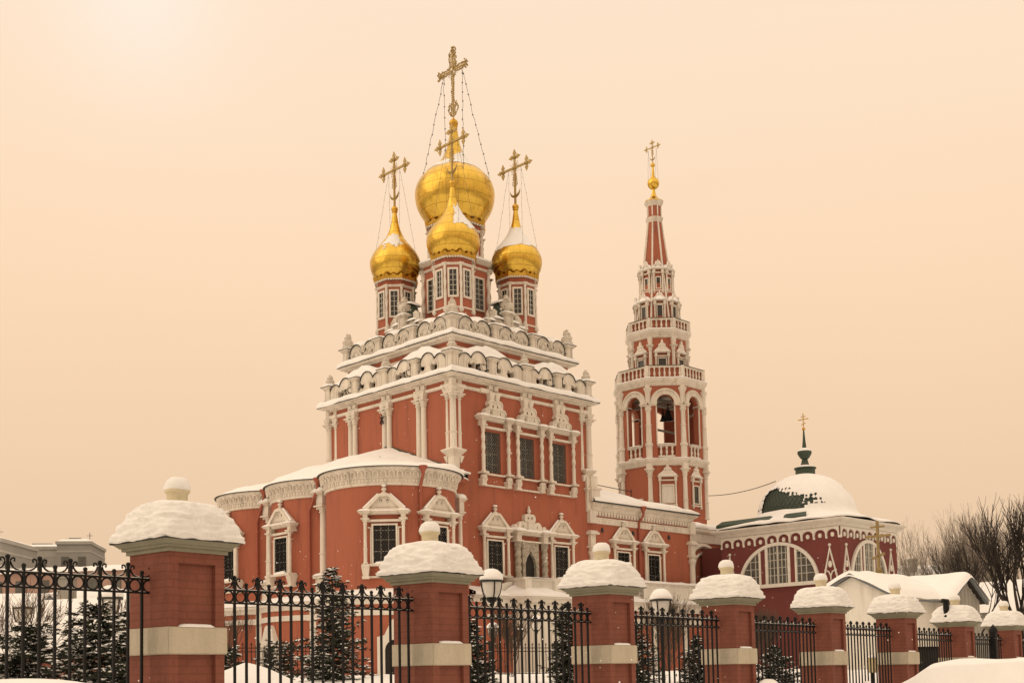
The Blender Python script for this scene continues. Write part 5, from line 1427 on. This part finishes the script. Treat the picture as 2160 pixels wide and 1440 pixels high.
# fence plinth
m=MB(); m.box(-3.4,3.405*8+3,-.16,.16,.0,.98); o=m.build('fence_plinth',M['brick'],None,0); o.location=(F0.x,F0.y,0); o.rotation_euler=(0,0,FR); tag(o,'low brick plinth running under the iron fence','plinth')
# floodlight on a bent arm and a gate post
p=F0+FA*3.405*5.5
t=thing('floodlight','black cylindrical floodlight on a bent arm above the fence beside the seventh pillar','floodlight',(9.55,26.7,0),FR)
m=MB(); m.tube([(.45,0,2.5),(.3,0,2.56),(.1,0,2.6),(0,0,2.68),(0,0,2.78)],.022,6); m.build('arm',M['iron'],t,60)
m=MB(); m.lathe([(.04,2.76),(.065,2.8),(.065,3.12),(.075,3.13),(.075,3.17),(.03,3.18)],14); m.box(-.2,.05,-.03,.03,3.17,3.2); m.build('housing',M['iron'],t,40)
t=thing('gate_post','black iron gate post between the last two pillars','post',(11.35,28.7,0),FR)
m=MB(); m.box(-.07,.07,-.07,.07,.4,2.5); m.build('post',M['iron'],t,0); m=MB(); m.lathe([(.1,2.5),(.1,2.56),(.07,2.62),(.001,2.7)],12); m.build('cap',M['iron'],t,40)
t=thing('gate','dark solid metal gate leaf standing open behind the fence','gate',(9.6,27.6,0),R(20))
m=MB(); m.box(-.55,.75,-.02,.02,.9,2.12); m.build('panel',M['flash'],t,0); m=MB(); m.box(-.6,.8,-.035,.035,2.12,2.18); m.box(-.6,-.55,-.035,.035,.8,2.2); m.box(.75,.8,-.035,.035,.8,2.2); m.build('frame',M['iron'],t,0)
t=thing('utility_box','cream metal utility box on a post behind the fence','utility box',(7.4,25.1,0),FR)
m=MB(); m.box(-.11,.11,-.07,.07,1.62,1.93); m.build('cabinet',M['yellow'],t,0,bevel=.01); m=MB(); m.box(-.02,.02,-.02,.02,1.2,1.62); m.build('post',M['iron'],t,0); m=MB(); blob_snow(m,0,0,.12,.08,1.928,.06,1,6); m.build('snow',M['snow'],t,60)

# ------------------------------------------------------------------ globe lamps
def lamp_proto():
    t=thing('garden_lamp','lamp','lamp',group='globe garden lamps with snow caps')
    m=MB(); m.lathe([(.09,0),(.09,.12),(.06,.16),(.045,.3),(.035,.34),(.03,1.6),(.045,1.62),(.03,1.66),(.03,2.6),(.05,2.66),(.07,2.7),(.085,2.752)],12); m.build('post',M['iron'],t,40)
    m=MB(); m.lathe([(.07,2.75),(.105,2.765),(.135,2.82),(.158,2.92),(.168,3.0)],24,cap=True); m.build('glass_bowl',M['lampglass'],t,60)
    m=MB()
    for k in range(4):
        a=k*PI/2+.5; m.tube([((r)*cos(a),(r)*sin(a),z) for r,z in ((.085,2.72),(.12,2.765),(.148,2.82),(.17,2.92),(.18,3.01))],.011,5)
    m.build('bracket',M['iron'],t,60)
    m=MB(); m.lathe([(.165,3.0),(.195,3.0),(.2,3.03),(.185,3.055),(.05,3.08)],24); m.build('hood',M['flash'],t,40)
    m=MB(); m.lathe([(.195,3.035),(.205,3.055),(.198,3.09),(.178,3.13),(.148,3.17),(.105,3.205),(.055,3.225),(.001,3.23)],22,rf=lambda a,k:1+.04*sin(2*a+k)); m.build('snow',M['snow'],t,70)
    return t
LP=[(-9.54,23.6,3.21,'globe garden lamp with a snow cap at the far left before the snowy roofs'),(-6.31,19.,3.03,'globe garden lamp with a snow cap beside the nearest pillar, above the evergreen bush'),(-.34,20.,3.26,'globe garden lamp with a tall snow cap between the second and third pillars'),(2.64,21.5,2.98,'globe garden lamp with a snow cap between the third and fourth pillars'),(.75,39.,3.46,'small distant globe lamp in front of the white porch'),(-.64,39.,3.26,'small distant globe lamp behind the large globe lamp')]
lp=lamp_proto()
for i,(x,y,z,lb) in enumerate(LP):
    c=lp if i==0 else copy_tree(lp); c.location=(x,y,z-3.02); c['label']=lb; c.rotation_euler=(0,0,i*.7)

# ------------------------------------------------------------------ conifers, shrubs, bare trees
def conifer(name,label,x,y,h,r,sd,dens=1.,loose=0.,mt='needle',snowy=.4):
    g=random.Random(sd); z0=hgt(x,y)
    t=thing(name,label,'fir' if name=='fir_tree' else 'shrub',(x,y,z0),g.uniform(0,6))
    tr=MB(); tr.tube([(0,0,-.1),(0,0,h*.5),(0,0,h*.97)],.035*h/1.8,6,.008)
    fo=MB(); sn=MB()
    lev=int(15*dens*h/1.8)+5
    for i in range(lev):
        u=i/(lev-1); z=h*(.03+.93*u); rr=(r*((1-u)**.75)*(1.0 if u>.12 else .75+.25*u/.12) if name=='fir_tree' else r*math.sqrt(max(0,1-(u*1.02-.08)**2))*(.85+.15*sin(u*9+sd)))+.04
        nb=int(11-6*u)
        for k in range(nb):
            a=g.uniform(0,2*PI); l=rr*(g.uniform(.45,1.05) if g.random()<.8 else g.uniform(1.05,1.3)); dz=l*g.uniform(-.38,.22)+.2*l*u
            d=Vector((cos(a),sin(a),0)); p0=Vector((0,0,z))
            tr.tube([p0,p0+d*l*.5+Vector((0,0,dz*.35)),p0+d*l*.95+Vector((0,0,dz))],.007,3,.003)
            n=int(5+l*16)
            for j in range(n):
                s=.12+.9*(j+g.random())/n
                c=p0+d*l*s+Vector((0,0,dz*s*s))+Vector((g.gauss(0,.02),g.gauss(0,.02),g.gauss(0,.014)))
                side=Vector((-d.y,d.x,0))
                for q in range(5):
                    w_=(d*g.uniform(.2,1.)+side*g.uniform(-1,1)+Vector((0,0,g.uniform(-.5,.45)))).normalized()
                    ln=g.uniform(.045,.1)*(1.15-.4*s); nn=w_.cross(Vector((g.gauss(0,1),g.gauss(0,1),g.gauss(0,1)))); nn.normalize(); wd=.0075
                    e=c+w_*ln
                    fo.add([tuple(c-nn*wd),tuple(c+nn*wd),tuple(e+nn*wd*.7),tuple(e-nn*wd*.7)],[(0,1,2,3)])
                if g.random()<snowy:
                    w_=(d+side*g.uniform(-.7,.7)).normalized(); si=Vector((-w_.y,w_.x,0)); ln=g.uniform(.035,.095); wd=g.uniform(.009,.024); c2=c+Vector((0,0,.016))
                    v=[c2-w_*ln*.4,c2+si*wd-Vector((0,0,.006)),c2+w_*ln,c2-si*wd-Vector((0,0,.006)),c2+Vector((0,0,.016))+w_*ln*.2]
                    sn.add([tuple(q) for q in v],[(0,1,4),(1,2,4),(2,3,4),(3,0,4)])
    tr.build('trunk',M['bark'],t,0); fo.build('foliage',M[mt],t,0); sn.build('snow',M['snow'],t,60)
    return t
conifer('fir_tree','tallest young fir with open snowy branches between the first two pillars',-2.82,19.,1.8,.66,1,1.15,snowy=.42)
conifer('evergreen_shrub','broad dark snow-dusted evergreen bush left of the nearest pillar',-4.75,13.9,1.05,.62,2,1.5,mt='yew',snowy=.5)
conifer('evergreen_shrub','low snowy evergreen bush at the left edge behind the fence',-5.75,14.3,.72,.6,3,1.5,mt='yew',snowy=.5)
conifer('evergreen_shrub','evergreen bush touching the nearest pillar at its left',-4.15,13.3,.95,.5,21,1.6,mt='yew',snowy=.45)
conifer('fir_tree','dark fir just right of the second pillar, behind the globe lamp',-.62,18.,1.12,.42,4,1.4,snowy=.4)
conifer('fir_tree','narrow dense fir just left of the third pillar',.9,20.6,1.42,.36,5,1.6,mt='yew',snowy=.35)
conifer('fir_tree','fir behind the fence between the third and fourth pillars',2.3,22.6,1.1,.52,6,1.4,snowy=.42)
conifer('fir_tree','small dark fir just left of the fourth pillar',3.45,22.8,.95,.4,7,1.4,mt='yew',snowy=.35)
conifer('fir_tree','bushy fir behind the fence between the fourth and fifth pillars',5.15,24.,.95,.6,8,1.5,mt='yew',snowy=.42)
conifer('fir_tree','little fir just right of the fifth pillar',6.35,25.,.72,.26,9,1.3,snowy=.35)
for i,(x,y,h,r) in enumerate(((-6.3,27.,.75,.5),(-5.3,27.5,.9,.55),(-4.4,28.,.8,.5))):
    conifer('evergreen_shrub',['small round evergreen in front of the inner fence, nearest the first pillar','small evergreen in front of the inner fence, the middle one of three','small evergreen in front of the inner fence, nearest the tall fir'][i],x,y,h,r,30+i,.9,snowy=.3)
def bare(name,label,x,y,h,sd,mt,spread=.5,r0=.16,depth=6,trunk=.22,cat='tree',nfirst=5,seg=4,thin=1.,lm=.32):
    g=random.Random(sd); t=thing(name,label,cat,(x,y,hgt(x,y)-.05),0)
    tr=MB(); cr_=MB()
    def grow(p,d,l,r,dep,mb):
        n=4; pts=[p]; q=p.copy(); dd=d.copy()
        for i in range(n):
            dd=(dd+Vector((g.gauss(0,.1),g.gauss(0,.1),g.gauss(0,.06)+.04))).normalized(); q=q+dd*l/n; pts.append(q.copy())
        mb.tube(pts,max(r,.004*thin),seg if r>.02 else 3,max(r*.62,.003*thin))
        if dep<=0: return
        for k in range(g.choice((2,3,3)) if dep>1 else g.choice((2,3,4))):
            i=g.randint(2,n); a=g.uniform(0,2*PI)
            u=dd.cross(Vector((0,0,1))); u=u.normalized() if u.length>.05 else Vector((1,0,0)); w_=dd.cross(u)
            s=g.uniform(.35,1.)*spread
            nd=(dd+(u*cos(a)+w_*sin(a))*s+Vector((0,0,.16))).normalized()
            grow(pts[i],nd,l*g.uniform(.58,.84),r*.58,dep-1,cr_)
        grow(pts[-1],(dd+Vector((g.gauss(0,.12),g.gauss(0,.12),.1))).normalized(),l*.78,r*.62,dep-1,cr_)
    if trunk>0:
        tr.tube([(0,0,0),(.02*h,0,h*trunk*.5),(.0,.01*h,h*trunk)],r0*1.15,8,r0*.9)
    for k in range(nfirst):
        a=2*PI*k/nfirst+g.uniform(-.4,.4); s=spread*g.uniform(.3,1.05)
        grow(Vector((0,0,h*trunk*g.uniform(.85,1.))),Vector((cos(a)*s,sin(a)*s,1)).normalized(),h*(1-trunk)*lm,r0*.55,depth,cr_)
    if trunk>0: tr.build('trunk',M[mt],t,60)
    cr_.build('crown' if trunk>0 else 'twigs',M[mt],t,60)
    return t
bare('bare_tree','large dark bare tree with a thick trunk at the right edge',25.1,60.,7.1,3,'bark',.55,.17,4,.3,nfirst=6,thin=1.4,lm=.44)
bare('bare_tree','slender bare tree leaning in beside the large bare tree',23.2,61.,6.4,5,'bark',.5,.11,4,.2,lm=.38)
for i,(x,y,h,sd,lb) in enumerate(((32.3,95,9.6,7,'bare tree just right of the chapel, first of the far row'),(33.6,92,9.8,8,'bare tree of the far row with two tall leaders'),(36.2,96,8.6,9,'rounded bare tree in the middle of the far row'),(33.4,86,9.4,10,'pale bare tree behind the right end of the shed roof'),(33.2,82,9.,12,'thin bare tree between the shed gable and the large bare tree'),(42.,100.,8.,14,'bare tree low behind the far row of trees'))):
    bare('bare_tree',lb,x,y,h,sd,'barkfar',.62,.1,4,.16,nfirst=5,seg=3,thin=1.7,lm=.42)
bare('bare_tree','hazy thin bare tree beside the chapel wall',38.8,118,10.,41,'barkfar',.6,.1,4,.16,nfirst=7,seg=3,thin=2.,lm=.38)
bare('bare_shrub','leafless shrub in front of the apse base right of the nearest pillar',-7.1,30.,2.1,15,'twig',.42,.02,3,0,'shrub',nfirst=10)
bare('bare_shrub','leafless shrub before the white stair parapet, right of the third pillar lamp',5.1,40.,2.7,16,'twig',.4,.03,4,0,'shrub',nfirst=10)
bare('bare_shrub','leafless shrub low before the chapel, right of the fourth pillar',9.3,45.,2.5,17,'twig',.4,.03,4,0,'shrub',nfirst=10)
bare('bare_shrub','tall leafless shrub at the far left before the snowy roofs',-8.9,22.,2.2,18,'twig',.5,.022,3,0,'shrub',nfirst=8)
bare('bare_shrub','leafless shrub behind the evergreen bush at the nearest pillar',-5.6,17.5,1.5,19,'twig',.5,.018,3,0,'shrub',nfirst=8)
bare('bare_shrub','thin leafless sapling in front of the white porch',-.05,24.,1.5,20,'twig',.4,.02,4,0,'shrub',nfirst=4)

# ------------------------------------------------------------------ inner churchyard fence
def low_fence(label,a,b,z):
    a=Vector(a);b=Vector(b);l=(b-a).length
    t=thing('low_fence',label,'fence',(a.x,a.y,0),math.atan2((b-a).y,(b-a).x),'low iron fences inside the churchyard')
    n=int(l/.17)
    m=MB()
    for k in range(n+1):
        x=l*k/n; tall=k%2==0
        m.box(x-.011,x+.011,-.011,.011,z-1.35,z-(0 if tall else .12))
        if tall: m.box(x-.05,x+.05,-.01,.01,z-.09,z-.065)
    m.build('pickets',M['iron'],t,0)
    for zz in (z-.22,z-.36,z-1.25):
        m=MB(); m.box(0,l,-.012,.012,zz,zz+.028); m.build('rail',M['iron'],t,0)
    for x in (0,l):
        m=MB(); m.box(x-.06,x+.06,-.06,.06,z-1.4,z+.05); m.build('post',M['iron'],t,0)
low_fence('low iron fence of thin pickets before the apse base',(-10.67,45.),(-7.3,47.3),3.2)
low_fence('low iron fence of thin pickets before the white porch',(-.9,48.),(1.75,50.),3.08)

# ------------------------------------------------------------------ snow heap and snowed-in cars
m=MB(); vs=[];fs=[]; n=26
for i in range(n+1):
    for j in range(n+1):
        u=-1+2*i/n;v=-1+2*j/n
        k=max(0,1-abs(u)**1.15)*max(0,1-abs(v)**1.6)
        vs.append((u*1.35,v*1.0,-.2+.62*k+.05*nz(u*2,v*2,3)))
for i in range(n):
    for j in range(n): a=i*(n+1)+j; fs.append((a,a+n+1,a+n+2,a+1))
o=m.add(vs,fs).build('snow_heap',M['snow'],None,60); o.location=(-3.35,15.2,1.5); o.rotation_euler=(0,0,R(20)); tag(o,'pointed heap of shovelled snow behind the fence right of the nearest pillar','snow heap')
def heap(label,tt,dd,wx,wy,h,sd):
    m=MB(); blob_snow(m,0,0,wx,wy,-.4,h+.4,sd,22,4.5); p=F0+FA*tt-FN*dd; z=hgt(p.x,p.y)
    o=m.build('snow_heap',M['snow'],None,70); o.location=(p.x,p.y,z); o.rotation_euler=(0,0,FR); tag(o,label,'snow heap')
heap('rounded snow heap against the fence between the fourth and fifth pillars',10.75,-.62,.72,.5,1.40-hgt(*(F0+FA*10.75+FN*.62)),2)
heap('small rounded snow heap against the fence between the fifth and sixth pillars',14.4,-.55,.62,.45,1.35-hgt(*(F0+FA*14.4+FN*.55)),5)
def car_proto():
    t=thing('parked_car','car','car',group='snow-covered cars parked along the fence')
    L_,Wd=2.1,.86
    prof=[(-L_,.35),(-L_,.72),(-L_+.1,.86),(-L_+.95,.95),(-.62,1.38),(-.25,1.43),(.85,1.42),(1.25,1.36),(1.85,.98),(L_-.05,.92),(L_,.7),(L_,.35)]
    m=MB(); vs=[];fs=[];n=len(prof)
    for k,s in enumerate((-1,-.97,.97,1)):
        for x,z in prof:
            w_=Wd*(1 if z<1 else 1-.32*(z-1)/.45)
            vs.append((x,s*w_/(1),z if abs(s)<1 else z))
    for k in range(3):
        for i in range(n): j=(i+1)%n; fs.append((k*n+i,(k+1)*n+i,(k+1)*n+j,k*n+j))
    fs.append(tuple(range(n))); fs.append(tuple(3*n+i for i in reversed(range(n))))
    m.add(vs,fs).build('body',M['carpaint'],t,40,bevel=.03)
    for (a,za),(b_,zb) in (((-.95+.0,1.06),(-.66,1.34)),((1.32,1.32),(1.72,1.06))):
        m=MB(); m.add([(a-.008 if a<0 else a+.008,-.66,za+.005),(a-.008 if a<0 else a+.008,.66,za+.005),(b_-.008 if b_<0 else b_+.008,.58,zb+.005),(b_-.008 if b_<0 else b_+.008,-.58,zb+.005)],[(0,1,2,3)]); m.build('windscreen',M['glass'],t,0)
    for s in (-1,1):
        m=MB(); m.add([(-.75,s*.83,1.02),(1.4,s*.83,1.02),(1.1,s*.67,1.36),(-.5,s*.67,1.36)],[(0,1,2,3)]); m.build('side_window',M['glass'],t,0)
        for x in (-1.3,1.3):
            m=MB(); m.M=TR(x,s*.8,.32)@Matrix.Rotation(PI/2,4,'X'); m.lathe([(.2,-.09),(.3,-.1),(.32,-.06),(.32,.06),(.3,.1),(.2,.09)],20); w_=m.build('wheel',M['rubber'],t,40)
            m=MB(); m.M=TR(x,s*.8,.32)@Matrix.Rotation(PI/2,4,'X'); m.lathe([(.001,-.11),(.19,-.1),(.2,0),(.19,.1),(.001,.11)],14); m.build('rim',M['lead'],w_,40)
        m=MB(); m.sphere((-2.06,s*.6,.68),.12,10,6,.7); m.build('headlight',M['lampglass'],t,50); m=MB(); m.box(2.06,2.12,s*.62-.16,s*.62+.16,.72,.86); m.build('tail_light',M['pipe'],t,0)
    s=MB(); vs=[];fs=[];n=34;k=20
    def cz(x):
        for i in range(len(prof)-1):
            (xa,za),(xb,zb)=prof[i],prof[i+1]
            if xa<=x<=xb and xb>xa: return za+(zb-za)*(x-xa)/(xb-xa)
        return .9
    for i in range(n+1):
        x=-2.1+4.2*i/n
        zb=max(cz(x)+.05,(cz(x)+cz(max(-2.05,x-.3))+cz(min(2.05,x+.3))+max(cz(max(-2.05,x-.5)),cz(min(2.05,x+.5))))/4)
        w_=Wd*(1 if zb<1 else 1-.06*(zb-1)/.45)+.06
        for j in range(k+1):
            v=-1+2*j/k; e=max(0,1-abs(v)**5)**.45; ex=max(0,1-abs(x/2.1)**9)**.4
            vs.append((x,v*w_,zb-.02+.24*e*ex*(1+.18*nz(x*1.4,v*1.4,2))-(.5 if abs(v)>.96 else 0)))
    for i in range(n):
        for j in range(k): a=i*(k+1)+j; fs.append((a,a+k+1,a+k+2,a+1))
    s.add(vs,fs).build('snow_cover',M['snow'],t,70)
    return t
cp=car_proto()
for i,(tt,dd,sz,lb) in enumerate(((-3.62,-3.15,.965,'snow-buried car at the bottom left in front of the fence'),(13.9,-3.3,1.045,'largest visible snow-covered car at the bottom right corner'))):
    c=cp if i==0 else copy_tree(cp); p=F0+FA*tt+FN*(-dd); c.location=(p.x,p.y,.04); c.rotation_euler=(0,0,FR+PI/2+(.04*i-.05)); c.scale=(1,1.06 if i==0 else 1.15,sz); c['label']=lb

# ------------------------------------------------------------------ white shed, memorial cross
SH=thing('shed','low white shed with two gables, grey trim and thick snow on its roof','shed',(12.56,45.,hgt(12.56,45.)),R(90-44.87))
zg=SH.location.z
def gab(mb,L0,L1,hw,ze,za,th=0.,along='x',c=(0,0),over=0.):
    pts=[(-hw,ze),(hw,ze),(0,za)]
    if along=='x': v=[(x,c[1]+a,z) for x in (L0,L1) for a,z in pts]
    else: v=[(c[0]+a,y,z) for y in (L0,L1) for a,z in pts]
    mb.add(v,[(0,1,2),(5,4,3),(0,3,4,1),(1,4,5,2),(2,5,3,0)])
zE,zA=4.35-zg,5.2-zg
m=MB(); m.box(.15,6.4,-1.55,1.55,-.5,zE+.1); m.box(3.5,6.1,-2.15,1.5,-.5,zE+.0); gab(m,.16,6.3,1.54,zE+.1,zA-.02); gab(m,-2.14,0,1.29,zE,zA-.05,along='y',c=(4.8,0)); m.build('wall',M['white'],SH,0)
m=MB()
for y0 in (-2.16,):
    for i in range(8): x=4.8-1.3+i*.33; m.box(x,x+.3,y0-.02,y0,-.3,zE-.02+max(0,(1.25-abs(x+.15-4.8))*.6))
m.build('gable_boarding',M['board'],SH,0)
m=MB()
def trim(pts,r):
    m.tube(pts,r,4)
for x in (.02,): trim([(x,-1.95,zE-.12),(x,0,zA+.05),(x,1.95,zE-.12)],.075)
trim([(4.8-1.55,-2.4,zE-.14),(4.8,-2.4,zA+.02),(4.8+1.55,-2.4,zE-.14)],.075); trim([(0.,-1.9,zE-.13),(3.5,-1.9,zE-.13)],.05); m.build('bargeboard',M['bargeboard'],SH,0)
m=MB()
for s_ in (-1,1): m.add([(4.8,-2.38,zA-.02),(4.8+s_*1.52,-2.38,zE-.16),(4.8+s_*1.52,-1.9,zE-.16),(4.8,-1.9,zA-.02)],[(0,1,2,3)])
m.build('soffit',M['wood'],SH,0)
def snowroof(L0,L1,hw,ze,za,along,c,sd,th=.26):
    s=MB();n=34;k=24;vs=[];fs=[]
    for i in range(n+1):
        l=L0+(L1-L0)*i/n; el=min(1,max(.0,min(l-L0,L1-l)/.22))**.5
        for j in range(k+1):
            v=-1+2*j/k; ev=max(0,1-abs(v)**14)**.4
            z=ze+(za-ze)*(1-math.sqrt(v*v+.012)+.02)+th*(.12+.88*min(el,ev))*(1+.25*nz(l*.6,v*1.5,sd))+.05*nz(l*1.2,v*2,sd+3)
            vs.append((l,c[1]+v*hw,z) if along=='x' else (c[0]-v*hw,l,z))
    for i in range(n):
        for j in range(k): a=i*(k+1)+j; fs.append((a,a+k+1,a+k+2,a+1))
    s.add(vs,fs); return s
snowroof(-.08,6.6,1.98,zE-.1,zA+.05,'x',(0,0),1.).build('roof_snow',M['snow'],SH,60)
snowroof(-2.5,.3,1.62,zE-.1,zA+.03,'y',(4.8,0),4.).build('roof_snow',M['snow'],SH,60)
t=thing('memorial_cross','gilded three-bar cross on a dark snowy base rising behind the white shed','cross',(16.1,53.,hgt(16,53)),R(90-44.87)); zz=-t.location.z
m=MB(); m.lathe([(.75,0),(.75,3.9+zz+.6),(.8,5.25+zz),(.84,5.3+zz),(.55,5.5+zz),(.12,5.62+zz)],8); m.build('base',M['flash'],t,30)
m=MB(); m.lathe([(.84,5.3+zz),(.7,5.5+zz),(.4,5.66+zz),(.12,5.72+zz)],16); m.build('snow',M['snow'],t,60)
m=MB(); m.lathe([(.12,5.65+zz),(.1,5.8+zz),(.15,5.9+zz),(.16,6.05+zz),(.09,6.14+zz),(.075,6.2+zz)],12); m.box(-.05,.05,-.05,.05,6.2+zz,8.22+zz); m.box(-.045,.045,-.6,.6,7.5+zz,7.6+zz); m.box(-.045,.045,-.32,.32,7.92+zz,8.0+zz)
m.add([(-.05,-.3,6.72+zz),(.05,-.3,6.72+zz),(.05,.3,6.52+zz),(-.05,.3,6.52+zz),(-.05,-.3,6.82+zz),(.05,-.3,6.82+zz),(.05,.3,6.62+zz),(-.05,.3,6.62+zz)],[(3,2,1,0),(4,5,6,7),(0,1,5,4),(1,2,6,5),(2,3,7,6),(3,0,4,7)]); m.build('cross',M['oldgilt'],t,30)

# ------------------------------------------------------------------ distant houses
def block(name,label,x,y,rz,wx,wy,h,wallm,rows=(),cols=0,parap=.0,z0=0):
    t=thing(name,label,'building',(x,y,z0),rz)
    m=MB(); m.box(-wx/2,wx/2,-wy/2,wy/2,-1,h); m.build('wall',M[wallm],t,0)
    m=MB(); m.box(-wx/2-.2,wx/2+.2,-wy/2-.2,wy/2+.2,h,h+.5); m.build('roof_edge',M['concrete'],t,0)
    s=MB(); blob_snow(s,0,0,wx/2+.1,wy/2+.1,h+.5,.5,3,10,8); s.build('roof_snow',M['snow'],t,60)
    if cols:
        g=MB(); g.box(-.6,.6,-.08,.02,0,1.6); gm_=g.mesh('window',M['glassgrey'],0)
        for z in rows:
            for i in range(cols): child('window',gm_,t,TR(-wx/2+wx*(i+.5)/cols,-wy/2,z))
    m=MB(); m.box(-wx*.3,wx*.05,-wy*.2,wy*.2,h+.5,h+1.5); m.build('roof_hut',M['greyblk'],t,0)
    m=MB(); m.tube([(wx*.25,0,h+.5),(wx*.25,0,h+2.6)],.06,4); m.tube([(wx*.25-.5,0,h+2.1),(wx*.25+.5,0,h+2.1)],.04,4); m.build('aerial',M['flash'],t,0)
    m=MB(); m.box(-wx/2-.06,wx/2+.06,-wy/2-.06,wy/2+.06,h-1.3,h-1.0); m.build('string_course',M['concrete'],t,0)
    return t
block('apartment_block','far grey apartment block with a dark flat top at the left edge',-71.5,162,0,11,12,20.6,'greyblk',(12,15.5,18),4)
block('apartment_block','pale far apartment block with stepped roofline behind the fence tips',-77.5,204,R(8),9,14,24.2,'concrete',(14,18,21),3)
block('apartment_block','far grey apartment block right of the pale stepped one',-71.2,200,R(8),5.2,12,24.6,'greyblk',(14,18,21),2)
block('apartment_block','small pale far block nearest the first brick pillar',-53.,180,0,4,6,19.3,'concrete',(13,16),1)
def house(label,x,y,rz,wx,wy,ze,za,wallm,cols=0,chim=None,dorm=()):
    t=thing('house',label,'house',(x,y,0),rz)
    m=MB(); m.box(-wx/2,wx/2,-wy/2,wy/2,0,ze); gab(m,-wx/2+.01,wx/2-.01,wy/2-.02,ze,za-.1); m.build('wall',M[wallm],t,0)
    s=snowroof(-wx/2-.4,wx/2+.4,wy/2+.5,ze-.25,za,'x',(0,0),x,.4); rf=s.build('roof',M['snow'],t,60)
    if cols:
        g=MB(); g.box(-.5,.5,-.08,.02,0,1.3); gm_=g.mesh('window',M['glassgrey'],0)
        for i in range(cols): child('window',gm_,t,TR(-wx/2+wx*(i+.5)/cols,-wy/2,ze-2.2))
    if chim:
        cx,cw=chim; m=MB(); m.box(cx-cw,cx+cw,-wy/4-cw,-wy/4+cw,ze,za+.6); m.box(cx-cw-.1,cx+cw+.1,-wy/4-cw-.1,-wy/4+cw+.1,za+.6,za+.8); m.build('chimney',M['board'],rf,0)
    for dx,dz in dorm:
        m=MB(); y0=-wy/2*(za-dz+.1)/(za-ze); zs_=ze; ze_=dz-1.2+.7; m.box(dx-.5,dx+.5,y0,0,dz-.3,dz+.7); gab(m,y0,0,.5,dz+.7,dz+1.2,along='y',c=(dx,0)); m.build('dormer',M['bargeboard'],t,0)
        m=MB(); m.add([(dx-.7,y0-.2,dz+.66),(dx,y0-.2,dz+1.4),(dx,.2,dz+1.4),(dx-.7,.2,dz+.66),(dx+.7,y0-.2,dz+.66),(dx+.7,.2,dz+.66)],[(0,1,2,3),(1,4,5,2)]); m.build('dormer_snow',M['snow'],t,0)
    return t
house('long far house with a grey wall and a broad snowy roof below the apartment blocks',-62,152,R(-6),56,16,14.6,15.6,'greyblk',14)
house('faded pink long house with a row of small windows',-48,122,R(-8),44,10,12.9,13.4,'pink',18)
house('house with a broad snowy roof, dormers and a grey chimney behind the left fence',-31.5,80,R(-10),16,12,4.4,7.9,'pink',5,(4.0,.42),((2.9,6.2),(4.3,5.0)))
house('lower house with a snowy roof at the left edge',-24.,62,R(-14),12,9,3.4,6.0,'pink',4)
house('house with a snowy roof behind the bare trees at the right edge',33.5,76,R(-25),14,9,5.2,7.0,'board',4)
house('small grey house with a chimney between the chapel and the bare trees',45.,132,R(-10),10,8,11.0,12.8,'greyblk',3,(-1.5,.4))
m=MB(); m.box(-7,7,-.2,.2,0,3.0); o=m.build('yard_wall',M['brick'],None,0); o.location=(-20.5,50.,0); o.rotation_euler=(0,0,R(-12)); tag(o,'low red brick yard wall at the far left behind the lamps','wall')
m=MB(); blob_snow(m,0,0,7.1,.3,2.98,.2,2,14,6); s_=m.build('wall_snow',M['snow'],o,60)

# ------------------------------------------------------------------ falling snow
g=random.Random(99); m=MB()
for i in range(1100):
    yy=g.uniform(6,58); u_=g.uniform(-.5,.44); xx=u_*yy; zz_=1.3+g.uniform(-.01,.24 if -.13<u_<.06 else .13 if u_>-.24 else .06)*yy
    r=g.uniform(.0025,.006)*(1 if yy<15 else 1.6 if yy<30 else 2.2)
    m.add([(xx+r,yy,zz_),(xx,yy+r,zz_),(xx-r,yy,zz_),(xx,yy-r,zz_),(xx,yy,zz_+r),(xx,yy,zz_-r)],[(0,1,4),(1,2,4),(2,3,4),(3,0,4),(1,0,5),(2,1,5),(3,2,5),(0,3,5)])
tag(m.build('snowfall',M['snow'],None,0),'fine snowflakes drifting through the air','snowfall',kind='stuff')
